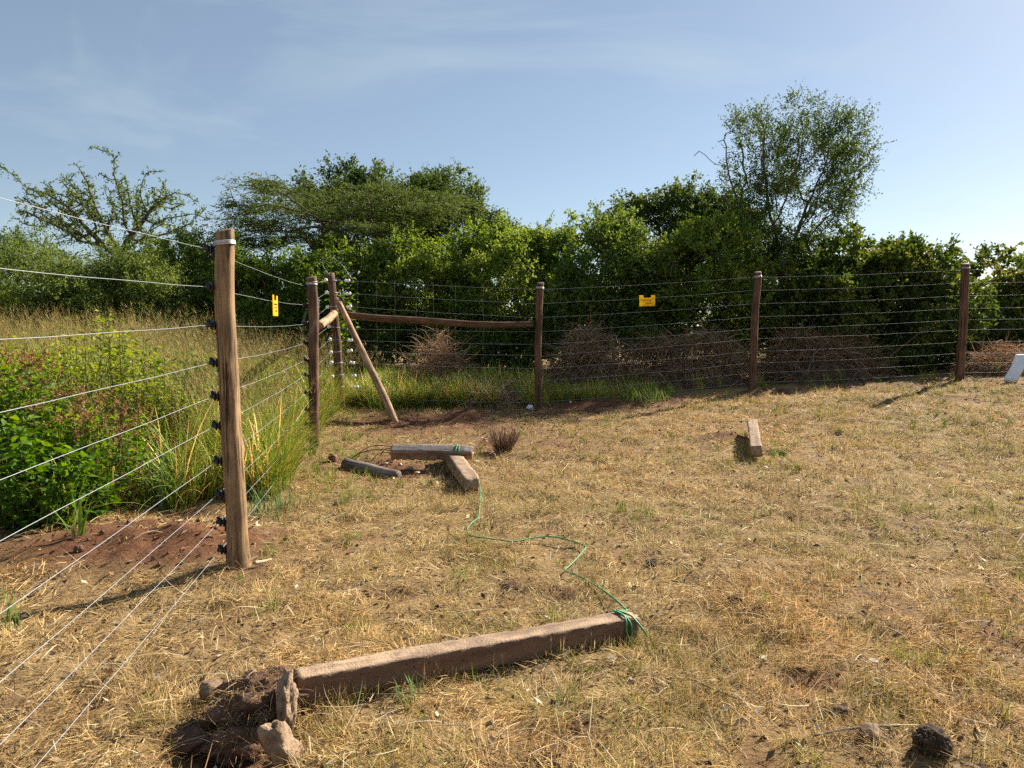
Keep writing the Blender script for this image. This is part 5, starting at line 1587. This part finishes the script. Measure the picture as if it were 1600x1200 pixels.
tag(mb.build('green_twine', M['string'], None, True), 'green twine snaking over the straw to the long foreground beam', 'twine')
# short knot of twine on the grey-topped beam
mb = MB()
P = []
uu = unit(ub - ua)
cen = ua + uu * (np.linalg.norm(ub - ua) * 0.80)
R3 = np.array(uq.to_matrix())
for s in range(31):
    a_ = 2 * PI * s / 15
    c_, s_ = math.cos(a_), math.sin(a_)
    rr = 0.069 / max(abs(c_), abs(s_))
    P.append(cen + R3 @ np.array([0.0018 * s + 0.006 * math.sin(s * 0.7), c_ * rr, s_ * rr]))
mb.tube(P, 0.0055, 6)
tag(mb.build('green_twine', M['string'], None, True), 'green twine wound around the grey-topped beam', 'twine')

# ------------------------------------------------------------------ clods, stones and debris
def ico(sub=3):
    import bmesh
    bm = bmesh.new(); bmesh.ops.create_icosphere(bm, subdivisions=sub, radius=1.0)
    V = np.array([v.co[:] for v in bm.verts]); F = np.array([[v.index for v in f.verts] for f in bm.faces]); bm.free()
    return V, F
IV, IF = ico(4)
def n3(V, s, seed):
    return (vnoise(V[:, 0] + 5, V[:, 1] + V[:, 2] * 0.7, s, seed) + vnoise(V[:, 1] + 9, V[:, 2] - V[:, 0] * 0.6, s, seed + 3) + vnoise(V[:, 2] + 2, V[:, 0] + V[:, 1] * 0.5, s, seed + 7)) / 3
def shaggy(label, c, size, n, cols, name='root_tuft', ln=(0.03, 0.11)):
    """dry roots and straw clinging to a clod"""
    dirs = unit(rng.normal(0, 1, (n, 3)) + np.array([0, 0, 0.5]))
    p = np.array(c) + dirs * np.array(size) * 0.46
    az = np.arctan2(dirs[:, 1], dirs[:, 0]) + rng.normal(0, 1.0, n)
    col = pick(cols, n)
    V, fq, ft, C, _ = blades(p, az, U(ln[0], ln[1], n), U(R(-20), R(60), n), rng.normal(1.0, 0.9, n), U(0.0012, 0.003, n), col * 0.8, col, 3, U(-1, 1, n))
    return tag(obj(name, mesh_np(name, V, [fq, ft], M['own_blade'], False, {'bcol': C})), label, 'dry roots', None, 'stuff')

def lump(name, label, cat, c, size, mat, seed=0, rough=0.35, fine=0.14, rz=0.0, tilt=(0, 0), group=None, planes=0):
    rs = np.random.default_rng(seed)
    V = IV * (1 + rough * (n3(IV, 0.8, seed) - 0.5) * 2 + fine * (n3(IV, 0.22, seed + 20) - 0.5) * 2)[:, None]
    for k in range(planes):
        nrm = unit(rs.normal(0, 1, 3)); dlim = rs.uniform(0.6, 0.8)
        ex = np.maximum(V @ nrm - dlim, 0); V = V - ex[:, None] * nrm * 0.92
    V = V * (1 + 0.06 * (n3(IV, 0.12, seed + 40) - 0.5) * 2 + 0.04 * (n3(IV, 0.06, seed + 50) - 0.5) * 2)[:, None]
    V = V * (np.array(size) / 2)
    o = obj(name, mesh_np(name, V, [IF], M[mat], planes == 0))
    o.location = c; o.rotation_euler = (tilt[0], tilt[1], rz)
    tag(o, label, cat, group)
    return o
p = gp(335, 1092); lump('stone', 'brown stone half in shade behind the dug clod at lower left', 'stone', on(p, 0.04), (0.12, 0.12, 0.11), 'stone', 3, 0.25, 0.06, 0.4, planes=9)
p = gp(395, 1140); lump('soil_clod', 'large dark soil clod dug up at the left end of the long beam', 'clod', on(p + np.array([0, 0.06, 0]), 0.045), (0.32, 0.24, 0.21), 'clod', 5, 0.5, 0.7, 0.3)
p = gp(447, 1150); lump('rubble_lump', 'upright pale mortar lump against the left end of the long beam', 'rubble', on(p + np.array([-0.01, 0.04, 0]), 0.085), (0.09, 0.15, 0.26), 'pale_stone', 8, 0.25, 0.34, 0.2, (-0.1, 0.10), planes=5)
p = gp(440, 1192); lump('rubble_lump', 'pale leaning mortar lump at the bottom edge below the long beam', 'rubble', on(p, 0.06), (0.12, 0.12, 0.24), 'pale_stone', 12, 0.3, 0.34, 0.5, (0.0, -0.5), planes=4)
p = gp(385, 1180); lump('soil_clod', 'shaggy soil clod with dry roots at the bottom left', 'clod', on(p, 0.05), (0.20, 0.18, 0.14), 'clod', 15, 0.5, 0.65)
shaggy('dry roots and straw clinging to the dug clods at lower left', on(gp(395, 1140) + np.array([0, 0.06, 0]), 0.07), (0.36, 0.28, 0.24), 620, STRAW)
shaggy('matted roots over the shaggy clod at the bottom left', on(gp(385, 1180), 0.05), (0.24, 0.22, 0.18), 420, [(0.30, 0.20, 0.10), (0.18, 0.10, 0.05), (0.42, 0.32, 0.17)])
shaggy('fibres sticking out of the dark dung ball', on(gp(1455, 1172), 0.035), (0.115, 0.11, 0.10), 520, [(0.09, 0.055, 0.03), (0.15, 0.095, 0.05), (0.24, 0.16, 0.085)], 'dung_fibres', (0.012, 0.035))
p = gp(300, 1165); lump('soil_clod', 'small dark clod left of the shaggy soil clod', 'clod', on(p, 0.02), (0.16, 0.13, 0.10), 'clod', 16, 0.45, 0.4)
p = gp(455, 1065); lump('rubble_lump', 'tiny pale chip on top of the long beam end', 'rubble', on(p + np.array([0.02, 0, 0]), 0.03), (0.03, 0.03, 0.06), 'pale_stone', 18, 0.3, 0.1)
p = gp(1455, 1172); lump('dung_ball', 'round dark brown dung ball at the bottom right', 'dung', on(p, 0.035), (0.115, 0.11, 0.10), 'dark_clod', 21, 0.3, 0.5)
p = gp(1362, 1150); lump('stone', 'grey-brown pointed stone left of the dung ball', 'stone', on(p, 0.012), (0.11, 0.085, 0.08), 'stone', 24, 0.35, 0.06, 0.3, (0.2, 0.2), planes=5)
p = gp(1318, 1112); lump('soil_clod', 'dark loose clod in the straw above the pointed stone', 'clod', on(p, -0.005), (0.13, 0.09, 0.05), 'clod', 26, 0.4, 0.4)
p = gp(1018, 882); lump('soil_clod', 'small black clod in the straw right of the green twine', 'clod', on(p, 0.015), (0.075, 0.06, 0.045), 'dark_clod', 31, 0.4, 0.3)
p = gp(1147, 938); lump('soil_clod', 'flat black clod in the straw right of the long beam', 'clod', on(p, 0.012), (0.10, 0.05, 0.03), 'dark_clod', 33, 0.4, 0.3)
p = gp(800, 918); lump('soil_clod', 'dark crumbly clod left of the twine bend', 'clod', on(p, 0.0), (0.10, 0.08, 0.055), 'clod', 35, 0.45, 0.4)
p = gp(873, 942); lump('soil_clod', 'dark hollow clod just above the long beam', 'clod', on(p, -0.01), (0.11, 0.09, 0.05), 'clod', 37, 0.45, 0.4)
p = gp(527, 791); lump('soil_clod', 'lone black clod below the grey log', 'clod', on(p, 0.02), (0.06, 0.05, 0.045), 'dark_clod', 39, 0.4, 0.2)
p = gp(1216, 712); lump('soil_clod', 'black clod beside the near end of the lone beam', 'clod', on(p + np.array([0.05, 0, 0]), 0.02), (0.08, 0.06, 0.05), 'dark_clod', 41, 0.4, 0.3)
p = gp(124, 862); lump('soil_clod', 'red earth clod on the bare soil patch at left', 'clod', on(p, 0.02), (0.07, 0.06, 0.06), 'clod', 43, 0.3, 0.15)
p = gp(770, 719); lump('tree_stump', 'small cut brown stump right of the crossed beams', 'stump', on(p, 0.03), (0.075, 0.07, 0.12), 'twig', 45, 0.15, 0.1, planes=5)
p = gp(520, 722); lump('cut_log', 'dark brown sawn log end left of the grey log', 'log', on(p, 0.05), (0.10, 0.12, 0.12), 'twig', 47, 0.15, 0.12, planes=4)
rs = np.random.default_rng(77)
# grey log
pole('fallen_log', 'charred grey log lying left of the crossed beams', on(gp(540, 731), 0.03), on(gp(622, 746), 0.025), 0.075, 0.055, 'log', (0, 0, 0.0), 5, 'log', 0.25)
for i, (px, py) in enumerate([(545, 716), (556, 722), (603, 728), (612, 722), (598, 720), (640, 735), (652, 742), (535, 730), (668, 738), (625, 730)]):
    mb = MB(); Mx = np.array(Matrix.Translation(Vector(on(gp(px, py), 0.03))) @ Matrix.Rotation(rs.uniform(0, 6), 4, 'Z') @ Matrix.Rotation(rs.uniform(-0.6, 0.6), 4, 'X'))
    L_ = rs.uniform(0.04, 0.09)
    mb.box(Mx, L_, L_ * rs.uniform(0.3, 0.6), 0.012)
    mb.V[0] += rs.normal(0, 0.005, mb.V[0].shape)
    tag(mb.build('wood_chip', M['chip']), 'pale wood chip scattered around the charred grey log', 'wood chip', 'wood chips by the grey log')
# brown twig stub
def twig_bush(label, px, py, hgt, rad, n):
    p = gp(px, py); b = on(p, 0)
    root = empty('dry_bush', b); tag(root, label, 'dry bush')
    mb = MB(); rs = np.random.default_rng(9)
    for s in range(n):
        a, r = rs.uniform(0, 2 * PI), rad * math.sqrt(rs.random())
        L_ = hgt * rs.uniform(0.45, 1.0)
        lean = 0.25 + 0.5 * r / rad
        t = np.linspace(0, 1, 4)[:, None]
        P = np.array([math.cos(a) * r * 0.6, math.sin(a) * r * 0.6, -0.02]) + t * L_ * np.array([math.cos(a) * lean * 0.6, math.sin(a) * lean * 0.6, 0.95]) + rs.normal(0, 0.006, (4, 3)) * t
        mb.tube(P, np.linspace(0.005, 0.0025, 4), 4, False)
    mb.build('stems', M['twig'], root)
twig_bush('cropped brown twiggy bush right of the crossed beams', 786, 706, 0.34, 0.15, 170)
# sticks
def stick(label, pts, r, mat='twig'):
    Q = np.array([on(gp(a, b), 0.03) for a, b in pts])
    t = np.linspace(0, len(Q) - 1, 14); Q = np.stack([np.interp(t, np.arange(len(Q)), Q[:, i]) for i in range(3)], 1)
    mb = MB(); mb.tube(Q, np.linspace(r, r * 0.5, 14), 6)
    tag(mb.build('stick', M[mat], None, True), label, 'stick')
stick('thin curved stick lying in the straw at the bottom right', [(1405, 1144), (1350, 1147), (1310, 1151), (1272, 1160)], 0.006, 'bark_grey')
stick('thin brown stick in the straw below right of the long beam', [(1085, 1072), (1110, 1085), (1160, 1105)], 0.004)
stick('pale root stick at the foot of the nearest post', [(398, 886), (410, 884), (424, 880)], 0.014, 'chip')
# white scrap and white board
lump('plastic_scrap', 'crumpled white plastic scrap at the foot of the back post', 'litter', on(gp(828, 640), 0.04), (0.14, 0.10, 0.09), 'white', 61, 0.6, 0.3, 0.2, planes=5)
lump('pale_rag', 'small pale scrap in the grass right of the back post', 'litter', on(gp(888, 612), 0.05), (0.08, 0.05, 0.05), 'chip', 63, 0.5, 0.2, 0.2, planes=4)
wb = at(1578, 600, 13.5)
root = empty('white_board', (wb[0], 13.5, h1(wb[0], 13.5))); tag(root, 'white board leaning against the low wires at the right edge', 'board')
mb = MB()
n_ = 12
for i in range(n_):
    pass
tt = np.linspace(0, 1, 12); ss = np.linspace(-0.5, 0.5, 7)
TT, SS = np.meshgrid(tt, ss, indexing='ij')
X = SS * 0.25 + TT * 0.36; Yy = TT * 0.22 + 0.02 * np.cos(SS * 6) + 0.01 * np.sin(TT * 9); Z = TT * 0.47 + 0.01
F_ = np.stack([X, Yy, Z], -1).reshape(-1, 3); B_ = F_ + np.array([0, 0.02, 0.008])
idx = np.arange(84).reshape(12, 7)
q1 = np.stack([idx[:-1, :-1], idx[:-1, 1:], idx[1:, 1:], idx[1:, :-1]], -1).reshape(-1, 4)
rim = [idx[0, :], idx[:, -1], idx[-1, ::-1], idx[::-1, 0]]
rq = []
for e in rim:
    for a_, b_ in zip(e[:-1], e[1:]): rq.append([a_ + 84, b_ + 84, b_, a_])
mb.add(np.concatenate([F_, B_]), np.concatenate([q1, q1[:, ::-1] + 84, np.array(rq)]))
mb.build('panel', M['white'], root, False)
